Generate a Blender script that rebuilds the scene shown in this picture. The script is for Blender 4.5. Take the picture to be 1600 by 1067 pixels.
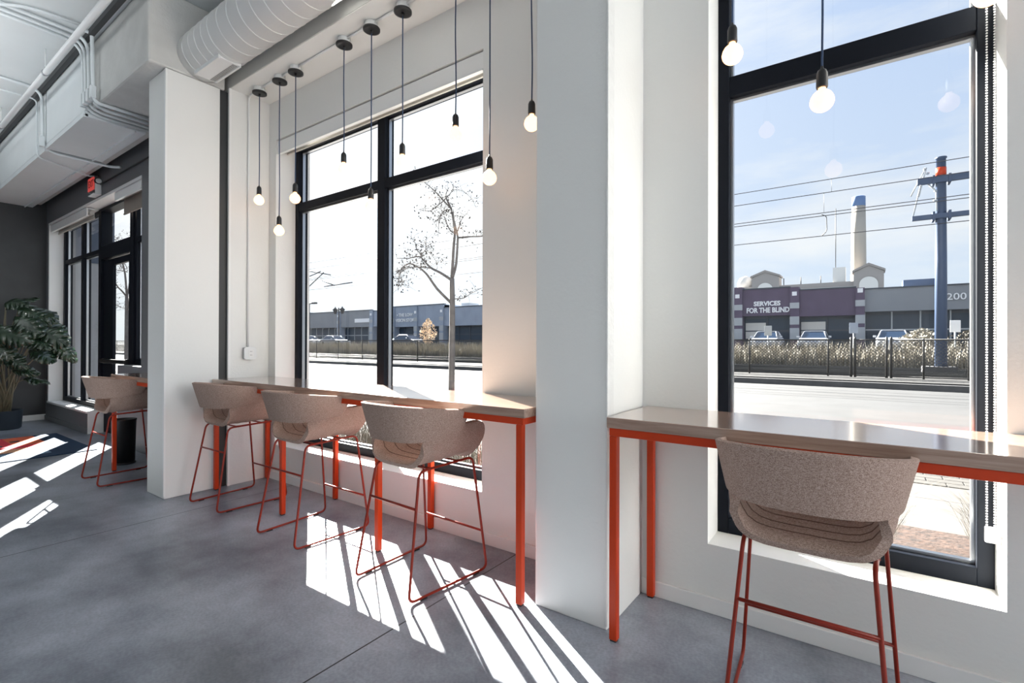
import bpy, bmesh, math, random
from mathutils import Vector, Matrix
for o in list(bpy.data.objects): bpy.data.objects.remove(o)
S = bpy.context.scene
COL = S.collection
PI = math.pi
random.seed(7)

# ------------------------------------------------------------------ camera
YAW, PITCH, ROLL = math.radians(35.54), math.radians(.20), math.radians(.17)
CAMH = 1.42
def cam_axes():
    cy, sy = math.cos(YAW), math.sin(YAW)
    r = Vector((cy, sy, 0)); f = Vector((-sy, cy, 0)); u = Vector((0, 0, 1))
    fw = f*math.cos(PITCH)+u*math.sin(PITCH); u2 = -f*math.sin(PITCH)+u*math.cos(PITCH)
    return r*math.cos(ROLL)+u2*math.sin(ROLL), -r*math.sin(ROLL)+u2*math.cos(ROLL), fw
CR, CU, CF = cam_axes()
cd = bpy.data.cameras.new('camera'); cam = bpy.data.objects.new('camera', cd); COL.objects.link(cam)
m = Matrix((CR, CU, -CF)).transposed().to_4x4(); m.translation = Vector((0, 0, CAMH))
cam.matrix_world = m
cd.sensor_width = 36; cd.lens = 36*768.2/1600; cd.clip_start = .05; cd.clip_end = 600
S.camera = cam

# ------------------------------------------------------------------ view, sky, sun
S.view_settings.view_transform = 'Standard'; S.view_settings.look = 'None'
S.view_settings.exposure = 0.0; S.view_settings.gamma = 1.0
S.view_settings.use_curve_mapping = False
SUN_TO = Vector((-1.73, 1.08, 1.0)).normalized()      # towards the sun
SUN_STRENGTH = 62.0
sd = bpy.data.lights.new('sun', 'SUN'); sd.energy = SUN_STRENGTH; sd.angle = math.radians(.5); sd.color = (1, .95, .88)
so = bpy.data.objects.new('sun', sd); COL.objects.link(so)
so.rotation_euler = SUN_TO.to_track_quat('Z', 'Y').to_euler(); so.location = (-20, 20, 20)

w = bpy.data.worlds.new('sky'); S.world = w; w.use_nodes = True
nt = w.node_tree; nt.nodes.clear()
def N(t, **k):
    n = nt.nodes.new(t)
    for a, b in k.items(): setattr(n, a, b)
    return n
def L(a, b): nt.links.new(a, b)
out = N('ShaderNodeOutputWorld'); bg = N('ShaderNodeBackground'); L(bg.outputs[0], out.inputs[0])
tc = N('ShaderNodeTexCoord'); sep = N('ShaderNodeSeparateXYZ'); L(tc.outputs['Generated'], sep.inputs[0])
ramp = N('ShaderNodeValToRGB'); L(sep.outputs['Z'], ramp.inputs[0])
e = ramp.color_ramp.elements
e[0].position = 0.0; e[0].color = (.80, .90, 1.0, 1); e[1].position = .55; e[1].color = (.52, .67, .96, 1)
x = ramp.color_ramp.elements.new(.18); x.color = (.68, .80, .99, 1)
mp = N('ShaderNodeMapping'); L(tc.outputs['Generated'], mp.inputs[0]); mp.inputs['Scale'].default_value = (1.4, 1.4, 5.5)
nz = N('ShaderNodeTexNoise'); L(mp.outputs[0], nz.inputs['Vector']); nz.inputs['Scale'].default_value = 1.7; nz.inputs['Detail'].default_value = 7; nz.inputs['Roughness'].default_value = .55
cr = N('ShaderNodeValToRGB'); L(nz.outputs[0], cr.inputs[0]); cr.color_ramp.elements[0].position = .44; cr.color_ramp.elements[1].position = .72
cm = N('ShaderNodeMixRGB'); L(cr.outputs[0], cm.inputs[0]); L(ramp.outputs[0], cm.inputs[1]); cm.inputs[2].default_value = (.97, .98, 1.0, 1)
dp = N('ShaderNodeVectorMath', operation='DOT_PRODUCT'); L(tc.outputs['Generated'], dp.inputs[0]); dp.inputs[1].default_value = SUN_TO
mx = N('ShaderNodeMath', operation='MAXIMUM'); L(dp.outputs['Value'], mx.inputs[0]); mx.inputs[1].default_value = 0
pw = N('ShaderNodeMath', operation='POWER'); L(mx.outputs[0], pw.inputs[0]); pw.inputs[1].default_value = 5
gm = N('ShaderNodeMixRGB', blend_type='ADD'); gm.inputs[0].default_value = 1
sc = N('ShaderNodeMixRGB', blend_type='MULTIPLY'); sc.inputs[0].default_value = 1; L(pw.outputs[0], sc.inputs[1]); sc.inputs[2].default_value = (.62, .56, .46, 1)
L(cm.outputs[0], gm.inputs[1]); L(sc.outputs[0], gm.inputs[2]); L(gm.outputs[0], bg.inputs[0])
bg.inputs[1].default_value = 1.0

def area(name, loc, target, sx, sy, power, col=(1, 1, 1)):
    l = bpy.data.lights.new(name, 'AREA'); l.shape = 'RECTANGLE'; l.size = sx; l.size_y = sy; l.energy = power; l.color = col
    o = bpy.data.objects.new(name, l); COL.objects.link(o); o.location = loc
    o.rotation_euler = (Vector(target)-Vector(loc)).to_track_quat('-Z', 'Y').to_euler(); return o
area('daylight_side', (9.9, .95, 2.2), (0, 1.15, 2.0), 3.4, 3.6, 470, (.96, .985, 1))
area('added_back_fill', (-4.0, -5.9, 2.4), (-4.0, 0, 1.6), 10, 3.0, 45, (.80, .91, 1))  # added fill lamp behind the camera; no window stands there
area('added_ceiling_fill', (-8.7, .1, 3.75), (-8.7, .1, 4.6), 6, .5, 60, (.95, .985, 1))  # added unseen fill lamp that brightens the ceiling and ducts

# ------------------------------------------------------------------ materials
MATS = {}
def principled(name):
    m = bpy.data.materials.new(name); m.use_nodes = True
    return m, m.node_tree, m.node_tree.nodes['Principled BSDF']
def mat(name, col, rough=.5, metal=0, spec=.5, noise=0, nscale=8, bump=0, bscale=60, emit=None, es=0, col2=None, stretch=None, coord='Object'):
    if name in MATS: return MATS[name]
    m, t, b = principled(name)
    b.inputs['Base Color'].default_value = (*col, 1); b.inputs['Roughness'].default_value = rough
    b.inputs['Metallic'].default_value = metal; b.inputs['Specular IOR Level'].default_value = spec
    n = t.nodes; l = t.links
    if noise or bump or col2:
        tc = n.new('ShaderNodeTexCoord'); mp = n.new('ShaderNodeMapping'); l.new(tc.outputs[coord], mp.inputs[0])
        if stretch: mp.inputs['Scale'].default_value = stretch
    if noise or col2:
        nz = n.new('ShaderNodeTexNoise'); nz.inputs['Scale'].default_value = nscale; nz.inputs['Detail'].default_value = 6
        l.new(mp.outputs[0], nz.inputs['Vector'])
        r = n.new('ShaderNodeValToRGB'); l.new(nz.outputs[0], r.inputs[0])
        c2 = col2 or tuple(max(0, c*(1-noise)) for c in col)
        r.color_ramp.elements[0].position = .33; r.color_ramp.elements[1].position = .67
        r.color_ramp.elements[0].color = (*c2, 1); r.color_ramp.elements[1].color = (*col, 1)
        l.new(r.outputs[0], b.inputs['Base Color'])
    if bump:
        nb = n.new('ShaderNodeTexNoise'); nb.inputs['Scale'].default_value = bscale; nb.inputs['Detail'].default_value = 4
        l.new(mp.outputs[0], nb.inputs['Vector'])
        bp = n.new('ShaderNodeBump'); bp.inputs['Strength'].default_value = bump; bp.inputs['Distance'].default_value = .01
        l.new(nb.outputs[0], bp.inputs['Height']); l.new(bp.outputs[0], b.inputs['Normal'])
    if emit:
        b.inputs['Emission Color'].default_value = (*emit, 1); b.inputs['Emission Strength'].default_value = es
    MATS[name] = m; return m

WHITE = mat('white_paint', (.80, .80, .78), .55, bump=.12, bscale=45)
PLAST = mat('rough_plaster', (.78, .78, .76), .7, noise=.06, nscale=14, bump=.6, bscale=26)
TRIMW = mat('white_trim', (.84, .84, .83), .4)
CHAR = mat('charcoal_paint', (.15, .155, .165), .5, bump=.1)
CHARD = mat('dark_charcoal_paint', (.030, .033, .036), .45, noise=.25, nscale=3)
CONC = mat('painted_concrete', (.62, .62, .60), .75, noise=.10, nscale=5, bump=.5, bscale=30)
CEILG = mat('ceiling_grey_paint', (.74, .775, .78), .7, noise=.05, nscale=2)
DUCTG = mat('duct_grey_paint', (.76, .80, .815), .5, noise=.05, nscale=2)
DUCTW = mat('duct_white_paint', (.86, .865, .86), .38)
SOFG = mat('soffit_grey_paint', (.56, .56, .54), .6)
PIPE = mat('pipe_white_enamel', (.80, .81, .81), .3)
BLACKM = mat('black_aluminium', (.006, .008, .013), .5, spec=.12)
BLACKP = mat('black_plastic', (.012, .012, .013), .42)
DARKGAP = mat('dark_metal_and_gap', (.03, .032, .034), .5)  # dark metal parts, also the painted shade of gaps
STEEL = mat('brushed_steel', (.45, .46, .48), .3, 1)
ORANGE = mat('orange_red_steel', (.53, .043, .006), .38, spec=.3, bump=.05)
MAROON = mat('dark_red_steel', (.23, .019, .008), .38, spec=.3)
REDE = mat('sign_red', (.75, .06, .05), .5, emit=(1, .12, .1), es=.35)
REDL = mat('sign_letter_red', (.35, .01, .01), .5)
CORD = mat('blue_fabric_cord', (.03, .06, .13), .7)
BULB = mat('lit_frosted_bulb', (.25, .2, .18), .4, emit=(1, .52, .235), es=3.6)
BLIND = mat('taupe_blind_fabric', (.26, .22, .19), .8)
BLINDW = mat('pale_blind_fabric', (.55, .53, .49), .8)
SOIL = mat('potting_soil', (.04, .03, .02), .9)
LEAF = mat('leaf_dark_green', (.014, .034, .017), .22, spec=.9, col2=(.028, .055, .028), nscale=5)
STEM = mat('plant_stem_tan', (.16, .14, .09), .6)
POT = mat('pot_navy_grey', (.03, .042, .055), .45)
ASPH = mat('asphalt', (.038, .039, .042), .85, noise=.22, nscale=1.3, bump=.3, bscale=20)
WALK = mat('sidewalk_concrete', (.062, .058, .054), .9, noise=.18, nscale=2.2)
CURBM = mat('curb_concrete', (.075, .075, .08), .9, noise=.2, nscale=3)
BALLAST = mat('track_ballast', (.04, .039, .04), .95, noise=.5, nscale=4)
MULCH = mat('bark_mulch', (.062, .034, .024), .95, col2=(.018, .010, .008), nscale=22, bump=1, bscale=30)
DRYG = mat('dry_grass', (.34, .31, .25), .8, col2=(.18, .165, .135), nscale=2)
DRYG2 = mat('silver_dry_grass', (.13, .11, .085), .8, col2=(.04, .035, .03), nscale=9)
BARK = mat('tree_bark', (.16, .145, .14), .85, noise=.3, nscale=9)
DLEAF = mat('withered_leaf', (.06, .05, .045), .8)
POLEM = mat('blue_grey_steel_pole', (.045, .075, .145), .45)
POLEH = mat('pale_steel', (.40, .43, .46), .4)
WIREM = mat('overhead_wire', (.05, .05, .055), .6)
FENCEM = mat('fence_dark_steel', (.035, .033, .032), .5)
PURP = mat('purple_brick', (.125, .092, .145), .85, noise=.18, nscale=1.2)
GREYB = mat('grey_block_wall', (.27, .285, .31), .85, noise=.10, nscale=.5)
HAZYSLATE = mat('slate_brick_hazed', (.33, .38, .47), .85, noise=.12, nscale=.8)  # distance haze and glare are lightened into the brick colour
PALEB = mat('pale_block', (.42, .44, .46), .85)
SHOPG = mat('shop_glass', (.03, .05, .08), .35, spec=.25)
SHOPD = mat('shopfront_dark', (.05, .06, .08), .6)
SIGNW = mat('sign_white', (.85, .86, .88), .5)
TAN = mat('tan_masonry', (.34, .31, .29), .85)
TANP = mat('pale_stone_and_reflection', (.72, .70, .66), .85)
STACK = mat('chimney_cream', (.42, .38, .33), .8, noise=.1, nscale=.06)
STACKB = mat('chimney_blue_band', (.12, .20, .38), .7)
CARW = mat('car_silver_paint', (.38, .40, .44), .25, metal=.3)
CARD = mat('car_dark_paint', (.10, .12, .16), .25, metal=.3)
CARG = mat('car_glass', (.02, .04, .08), .08, spec=.9)
TYRE = mat('tyre_rubber', (.015, .015, .015), .8)
SIDING = mat('pale_siding', (.30, .32, .35), .7, noise=.12, nscale=3, stretch=(6, 6, .4))
RUGN = None

def wood(name, ca, cb, rough, scale=(1.2, 26, 26)):
    m, t, b = principled(name); n = t.nodes; l = t.links
    tc = n.new('ShaderNodeTexCoord'); mp = n.new('ShaderNodeMapping'); mp.inputs['Scale'].default_value = scale
    l.new(tc.outputs['Object'], mp.inputs[0])
    nz = n.new('ShaderNodeTexNoise'); nz.inputs['Scale'].default_value = 2.2; nz.inputs['Detail'].default_value = 8; nz.inputs['Roughness'].default_value = .65
    l.new(mp.outputs[0], nz.inputs['Vector'])
    r = n.new('ShaderNodeValToRGB'); l.new(nz.outputs[0], r.inputs[0])
    r.color_ramp.elements[0].position = .3; r.color_ramp.elements[1].position = .72
    r.color_ramp.elements[0].color = (*ca, 1); r.color_ramp.elements[1].color = (*cb, 1)
    l.new(r.outputs[0], b.inputs['Base Color']); b.inputs['Roughness'].default_value = rough
    return m
WOOD = wood('walnut_laminate', (.27, .165, .12), (.47, .33, .26), .16)
WOOD.node_tree.nodes['Principled BSDF'].inputs['Specular IOR Level'].default_value = .9; WOOD.node_tree.nodes['Principled BSDF'].inputs['Coat Weight'].default_value = .7; WOOD.node_tree.nodes['Principled BSDF'].inputs['Coat Roughness'].default_value = .10

SEAMM = mat('dark_brown_seam', (.15, .09, .07), .9)
def fabric(name):
    m, t, b = principled(name); n = t.nodes; l = t.links
    tc = n.new('ShaderNodeTexCoord')
    mp = n.new('ShaderNodeMapping'); mp.inputs['Scale'].default_value = (1, 1, 3.2); l.new(tc.outputs['Object'], mp.inputs[0])
    n1 = n.new('ShaderNodeTexNoise'); n1.inputs['Scale'].default_value = 125; n1.inputs['Detail'].default_value = 2; l.new(mp.outputs[0], n1.inputs['Vector'])
    nz = n.new('ShaderNodeTexNoise'); nz.inputs['Scale'].default_value = 380; nz.inputs['Detail'].default_value = 2
    l.new(tc.outputs['Object'], nz.inputs['Vector'])
    ad = n.new('ShaderNodeMath'); ad.operation = 'MULTIPLY_ADD'; l.new(n1.outputs[0], ad.inputs[0]); ad.inputs[1].default_value = .55; l.new(nz.outputs[0], ad.inputs[2])
    r = n.new('ShaderNodeValToRGB'); l.new(ad.outputs[0], r.inputs[0])
    r.color_ramp.elements[0].position = .62; r.color_ramp.elements[1].position = .95
    r.color_ramp.elements[0].color = (.23, .150, .12, 1); r.color_ramp.elements[1].color = (.50, .375, .32, 1)
    l.new(r.outputs[0], b.inputs['Base Color']); b.inputs['Roughness'].default_value = .9; b.inputs['Specular IOR Level'].default_value = .2
    bp = n.new('ShaderNodeBump'); bp.inputs['Strength'].default_value = .5; bp.inputs['Distance'].default_value = .003
    l.new(ad.outputs[0], bp.inputs['Height']); l.new(bp.outputs[0], b.inputs['Normal'])
    return m
FAB = fabric('taupe_woven_fabric')

def floor_mat():
    m, t, b = principled('polished_concrete'); n = t.nodes; l = t.links
    tc = n.new('ShaderNodeTexCoord')
    nz = n.new('ShaderNodeTexNoise'); nz.inputs['Scale'].default_value = 1.1; nz.inputs['Detail'].default_value = 9; nz.inputs['Roughness'].default_value = .62
    l.new(tc.outputs['Object'], nz.inputs['Vector'])
    r = n.new('ShaderNodeValToRGB'); l.new(nz.outputs[0], r.inputs[0])
    r.color_ramp.elements[0].position = .38; r.color_ramp.elements[1].position = .64
    r.color_ramp.elements[0].color = (.15, .165, .20, 1); r.color_ramp.elements[1].color = (.40, .435, .50, 1)
    n2 = n.new('ShaderNodeTexNoise'); n2.inputs['Scale'].default_value = 70; n2.inputs['Detail'].default_value = 4; l.new(tc.outputs['Object'], n2.inputs['Vector'])
    m2 = n.new('ShaderNodeMixRGB'); m2.blend_type = 'OVERLAY'; m2.inputs[0].default_value = .35; l.new(r.outputs[0], m2.inputs[1]); l.new(n2.outputs[0], m2.inputs[2])
    sp = n.new('ShaderNodeSeparateXYZ'); l.new(tc.outputs['Object'], sp.inputs[0])
    def M(op, a, bb=None):
        q = n.new('ShaderNodeMath'); q.operation = op
        l.new(a, q.inputs[0])
        if bb is not None: q.inputs[1].default_value = bb
        return q.outputs[0]
    v = M('FRACT', M('MULTIPLY', M('ADD', sp.outputs['X'], 1.90+27.2+1.36), 1/2.72))
    v = M('LESS_THAN', M('ABSOLUTE', M('SUBTRACT', v, .5)), .0016)
    m3 = n.new('ShaderNodeMixRGB'); l.new(v, m3.inputs[0]); l.new(m2.outputs[0], m3.inputs[1]); m3.inputs[2].default_value = (.012, .012, .013, 1)
    l.new(m3.outputs[0], b.inputs['Base Color'])
    rr = n.new('ShaderNodeMapRange'); l.new(nz.outputs[0], rr.inputs[0]); rr.inputs['To Min'].default_value = .22; rr.inputs['To Max'].default_value = .42
    l.new(rr.outputs[0], b.inputs['Roughness'])
    b.inputs['Specular IOR Level'].default_value = .5
    return m
FLOORM = floor_mat()

def glass_mat(tint=(.94, .965, .96)):
    m = bpy.data.materials.new('clear_window_glass'); m.use_nodes = True; t = m.node_tree; n = t.nodes; l = t.links; n.clear()
    o = n.new('ShaderNodeOutputMaterial'); mix = n.new('ShaderNodeMixShader'); tr = n.new('ShaderNodeBsdfTransparent'); gl = n.new('ShaderNodeBsdfGlossy')
    tr.inputs[0].default_value = (*tint, 1); gl.inputs['Roughness'].default_value = .01
    lw = n.new('ShaderNodeLayerWeight'); lw.inputs[0].default_value = .5
    p = n.new('ShaderNodeMath'); p.operation = 'POWER'; l.new(lw.outputs['Facing'], p.inputs[0]); p.inputs[1].default_value = 4
    a = n.new('ShaderNodeMath'); a.operation = 'MULTIPLY_ADD'; l.new(p.outputs[0], a.inputs[0]); a.inputs[1].default_value = .6; a.inputs[2].default_value = .04
    l.new(a.outputs[0], mix.inputs[0]); l.new(tr.outputs[0], mix.inputs[1]); l.new(gl.outputs[0], mix.inputs[2]); l.new(mix.outputs[0], o.inputs[0])
    return m
GLASS = glass_mat()

# ------------------------------------------------------------------ mesh helpers
def link(name, bm, m, parent=None, smooth=False, bevel=0, kind=None):
    me = bpy.data.meshes.new(name); bmesh.ops.recalc_face_normals(bm, faces=bm.faces); bm.to_mesh(me); bm.free()
    for q in (m if isinstance(m, (list, tuple)) else [m]): me.materials.append(q)
    o = bpy.data.objects.new(name, me); COL.objects.link(o)
    if parent: o.parent = parent
    if smooth:
        for p in me.polygons: p.use_smooth = True
    if bevel:
        b = o.modifiers.new('bevel', 'BEVEL'); b.width = bevel; b.segments = 2; b.limit_method = 'ANGLE'
    if kind: o['kind'] = kind
    return o
def tag(o, label, cat, group=None, kind=None):
    o['label'] = label; o['category'] = cat
    if group: o['group'] = group
    if kind: o['kind'] = kind
    return o
def thing(name, label, cat, loc=(0, 0, 0), rz=0, group=None):
    o = bpy.data.objects.new(name, None); COL.objects.link(o); o.location = loc; o.rotation_euler = (0, 0, rz); o.empty_display_size = .1
    return tag(o, label, cat, group)
def struct(o): o['kind'] = 'structure'; return o
def sempty(name, loc=(0, 0, 0)):
    o = bpy.data.objects.new(name, None); COL.objects.link(o); o.location = loc; o['kind'] = 'structure'; return o
def BM(): return bmesh.new()
def box(bm, x0, x1, y0, y1, z0, z1, mi=0):
    v = [bm.verts.new((x, y, z)) for x in (x0, x1) for y in (y0, y1) for z in (z0, z1)]
    for f in ((0, 1, 3, 2), (4, 6, 7, 5), (0, 4, 5, 1), (2, 3, 7, 6), (0, 2, 6, 4), (1, 5, 7, 3)):
        g = bm.faces.new([v[i] for i in f]); g.material_index = mi
def boxo(name, x0, x1, y0, y1, z0, z1, m, parent=None, bevel=0):
    bm = BM(); box(bm, x0, x1, y0, y1, z0, z1); return link(name, bm, m, parent, bevel=bevel)
def prism(bm, pts, a, b, axis='Y', mi=0):
    """extrude a 2D outline along an axis: XZ outline for Y, YZ for X, XY for Z"""
    def P(p, t):
        return {'Y': (p[0], t, p[1]), 'X': (t, p[0], p[1]), 'Z': (p[0], p[1], t)}[axis]
    v0 = [bm.verts.new(P(p, a)) for p in pts]; v1 = [bm.verts.new(P(p, b)) for p in pts]
    n = len(pts)
    for f in (bm.faces.new(v0), bm.faces.new(v1[::-1])): f.material_index = mi
    for i in range(n):
        f = bm.faces.new((v0[i], v1[i], v1[(i+1) % n], v0[(i+1) % n])); f.material_index = mi
def fillet(pts, r, seg=6, closed=False):
    pts = [Vector(p) for p in pts]; n = len(pts); o = []
    for i in range(n):
        if not closed and i in (0, n-1): o.append(pts[i]); continue
        p, a, b = pts[i], pts[i-1], pts[(i+1) % n]
        da, db = (a-p), (b-p); rr = min(r, da.length*.45, db.length*.45); A = p+da.normalized()*rr; B = p+db.normalized()*rr
        for k in range(seg+1):
            t = k/seg; o.append(A*(1-t)**2+p*2*t*(1-t)+B*t*t)
    return o
def tube(bm, pts, r, seg=8, closed=False, caps=True, mi=0):
    pts = [Vector(p) for p in pts]; n = len(pts); rs = r if isinstance(r, (list, tuple)) else [r]*n
    rings = []; up = None
    for i in range(n):
        if closed: d = (pts[(i+1) % n]-pts[i-1])
        else: d = (pts[min(i+1, n-1)]-pts[max(i-1, 0)])
        d.normalize()
        if up is None:
            up = Vector((0, 0, 1)) if abs(d.z) < .9 else Vector((1, 0, 0))
        s = d.cross(up); 
        if s.length < 1e-5: s = d.cross(Vector((1, .3, .2)))
        s.normalize(); up = s.cross(d).normalized()
        rings.append([bm.verts.new(pts[i]+(s*math.cos(2*PI*k/seg)+up*math.sin(2*PI*k/seg))*rs[i]) for k in range(seg)])
    for i in range(n if closed else n-1):
        a, b = rings[i], rings[(i+1) % n]
        off = 0
        if closed and i == n-1:
            off = min(range(seg), key=lambda q: (a[0].co-b[q].co).length)
        for k in range(seg):
            f = bm.faces.new((a[k], a[(k+1) % seg], b[(k+1+off) % seg], b[(k+off) % seg])); f.material_index = mi; f.smooth = True
    if caps and not closed:
        for q in (rings[0][::-1], rings[-1]):
            f = bm.faces.new(q); f.material_index = mi
def tubeo(name, pts, r, m, parent=None, seg=8, closed=False, fil=0):
    bm = BM()
    if fil: pts = fillet(pts, fil, closed=closed)
    tube(bm, pts, r, seg, closed); o = link(name, bm, m, parent); return o
def lathe(bm, prof, c=(0, 0, 0), seg=20, axis='Z', mi=0):
    rings = []
    for r, h in prof:
        ring = []
        for k in range(seg):
            a = 2*PI*k/seg; p = (r*math.cos(a), r*math.sin(a), h)
            if axis == 'X': p = (h, r*math.cos(a), r*math.sin(a))
            if axis == 'Y': p = (r*math.cos(a), h, r*math.sin(a))
            ring.append(bm.verts.new((p[0]+c[0], p[1]+c[1], p[2]+c[2])))
        rings.append(ring)
    for a, b in zip(rings, rings[1:]):
        for k in range(seg):
            f = bm.faces.new((a[k], a[(k+1) % seg], b[(k+1) % seg], b[k])); f.smooth = True; f.material_index = mi
    for q in (rings[0][::-1], rings[-1]):
        try: bm.faces.new(q).material_index = mi
        except ValueError: pass
def latheo(name, prof, m, parent=None, c=(0, 0, 0), seg=20, axis='Z'):
    bm = BM(); lathe(bm, prof, c, seg, axis); return link(name, bm, m, parent)
def copy_tree(o, parent=None):
    c = o.copy(); COL.objects.link(c); c.parent = parent
    for ch in [q for q in bpy.data.objects if q.parent == o]: copy_tree(ch, c)
    return c
def text(name, s, size, m, loc, rot, parent=None, depth=.01, align='CENTER', sx=1, bold=0):
    cu = bpy.data.curves.new(name, 'FONT'); cu.body = s; cu.size = size; cu.extrude = depth; cu.align_x = align; cu.align_y = 'CENTER'; cu.offset = bold; cu.resolution_u = 3
    t = bpy.data.objects.new(name+'_curve', cu); COL.objects.link(t)
    dg = bpy.context.evaluated_depsgraph_get(); me = bpy.data.meshes.new_from_object(t.evaluated_get(dg)); bpy.data.objects.remove(t); bpy.data.curves.remove(cu)
    me.name = name; me.materials.clear(); me.materials.append(m)
    o = bpy.data.objects.new(name, me); COL.objects.link(o); o.location = loc; o.rotation_euler = rot; o.scale = (sx, 1, 1)
    if parent: o.parent = parent
    return o

# ================================================================== THE ROOM
ZC = 4.61
struct(boxo('floor', -12.2, 10, -6, 2.9, -.2, 0, FLOORM))
struct(boxo('ceiling', -12.4, 10.2, -6.2, 2.9, ZC, ZC+.2, CEILG))
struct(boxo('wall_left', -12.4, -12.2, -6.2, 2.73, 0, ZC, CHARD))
struct(boxo('wall_back', -12.2, 10, -6.2, -6, 0, ZC, WHITE))
struct(boxo('wall_right', 10, 10.2, -6.2, 3.1, 0, ZC, WHITE))

def wall_holes(name, x0, x1, y0, y1, z0, z1, holes, m, parent=None):
    bm = BM(); xs = sorted({x0, x1, *[h[0] for h in holes], *[h[1] for h in holes]})
    for a, b in zip(xs, xs[1:]):
        hs = sorted([(h[2], h[3]) for h in holes if h[0] <= a+1e-6 and h[1] >= b-1e-6])
        z = z0
        for h0, h1 in hs:
            if h0 > z+1e-6: box(bm, a, b, y0, y1, z, h0)
            z = h1
        if z < z1-1e-6: box(bm, a, b, y0, y1, z, z1)
    bmesh.ops.remove_doubles(bm, verts=bm.verts, dist=1e-5)
    return link(name, bm, m, parent)
YW = 2.735; YF = 2.95; YB = 3.06; TOPZ = 3.53
LWX0, LWX1 = -4.985, -2.215
RWX0, RWX1 = -.672, .465
SILL = .358
struct(wall_holes('wall_front', -5.30, 10, YW, 3.12, -.2, ZC, [(LWX0, LWX1, SILL, TOPZ), (RWX0, RWX1, SILL, TOPZ)], WHITE))
# entrance bay wall stands forward of the counter bay
NY = 2.37; NF = 2.56; NB = 2.67
NX0, NXD, NX1 = -11.98, -9.72, -7.55
struct(wall_holes('wall_entrance', -12.2, -5.30, NY, 2.73, 0, ZC, [(NX0, NXD, .345, TOPZ), (NXD, -8.42, 0, TOPZ), (-8.42, NX1, 1.10, TOPZ)], CHAR))
# piers
def pier(name, x0, x1, y0, y1, z1):
    bm = BM(); box(bm, x0, x1, y0, y1, 0, z1); return struct(link(name, bm, WHITE, bevel=.006))
pier('wall_pillar_left', -5.536, -5.135, 1.79, 2.25, 3.905)
pier('wall_pillar_right', -1.452, -1.03, 2.255, 2.76, 3.945)
struct(boxo('wall_pillar_gap_fill', -5.52, -5.15, 2.25, 2.38, 0, 3.905, DARKGAP))  # dark filler painted for the shaded gap between pillar and return wall
struct(boxo('wall_return', -5.26, -5.115, 2.33, YW, 0, 3.945, WHITE, bevel=.004))
struct(boxo('trim_1', -1.040, -1.026, 2.250, 2.325, 0.02, 3.94, PLAST, bevel=.004))
struct(boxo('trim_2', -5.16, -5.129, 1.784, 1.80, 0.02, 3.90, TRIMW))
struct(boxo('trim_3', -5.13, -5.108, 2.324, 2.345, 0, 3.94, TRIMW))
# soffit above the counters and concrete beam over the entrance
struct(boxo('trim_soffit', -5.30, 10, 2.33, YW, 3.945, ZC, SOFG))
bm = BM(); box(bm, -5.26, 10, 2.335, YW, 3.940, 3.946)
struct(link('trim_soffit_underside', bm, WHITE))
bm = BM(); box(bm, -12.2, -5.135, 1.65, 2.30, 3.91, ZC)
struct(link('ceiling_beam', bm, CONC, bevel=.02))
# baseboards
struct(boxo('baseboard_front', -5.115, -1.452, 2.718, YW, 0, .085, TRIMW, bevel=.003))
struct(boxo('baseboard_right', -1.03, 10, 2.718, YW, 0, .085, TRIMW, bevel=.003))
struct(boxo('baseboard_left', -12.2, -12.185, -6, NY, 0, .10, TRIMW, bevel=.003))
struct(boxo('baseboard_entrance', -12.2, NXD, 2.352, NY, 0, .085, CHAR, bevel=.003))
# sill boards
struct(boxo('trim_4', NX0-.03, NXD+.015, 2.345, NF, .318, .352, TRIMW, bevel=.004))
bm = BM(); box(bm, NXD-.002, NXD+.012, NY-.004, NF, 0, .32); struct(link('trim_5', bm, TRIMW))
bm = BM(); box(bm, NX0-.05, NX0+.004, NY-.008, NF, .352, TOPZ); struct(link('trim_6', bm, TRIMW))
bm = BM(); box(bm, NX0-.05, NX1, NY-.008, NF, TOPZ-.004, TOPZ+.035); struct(link('trim_7', bm, TRIMW))

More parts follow.
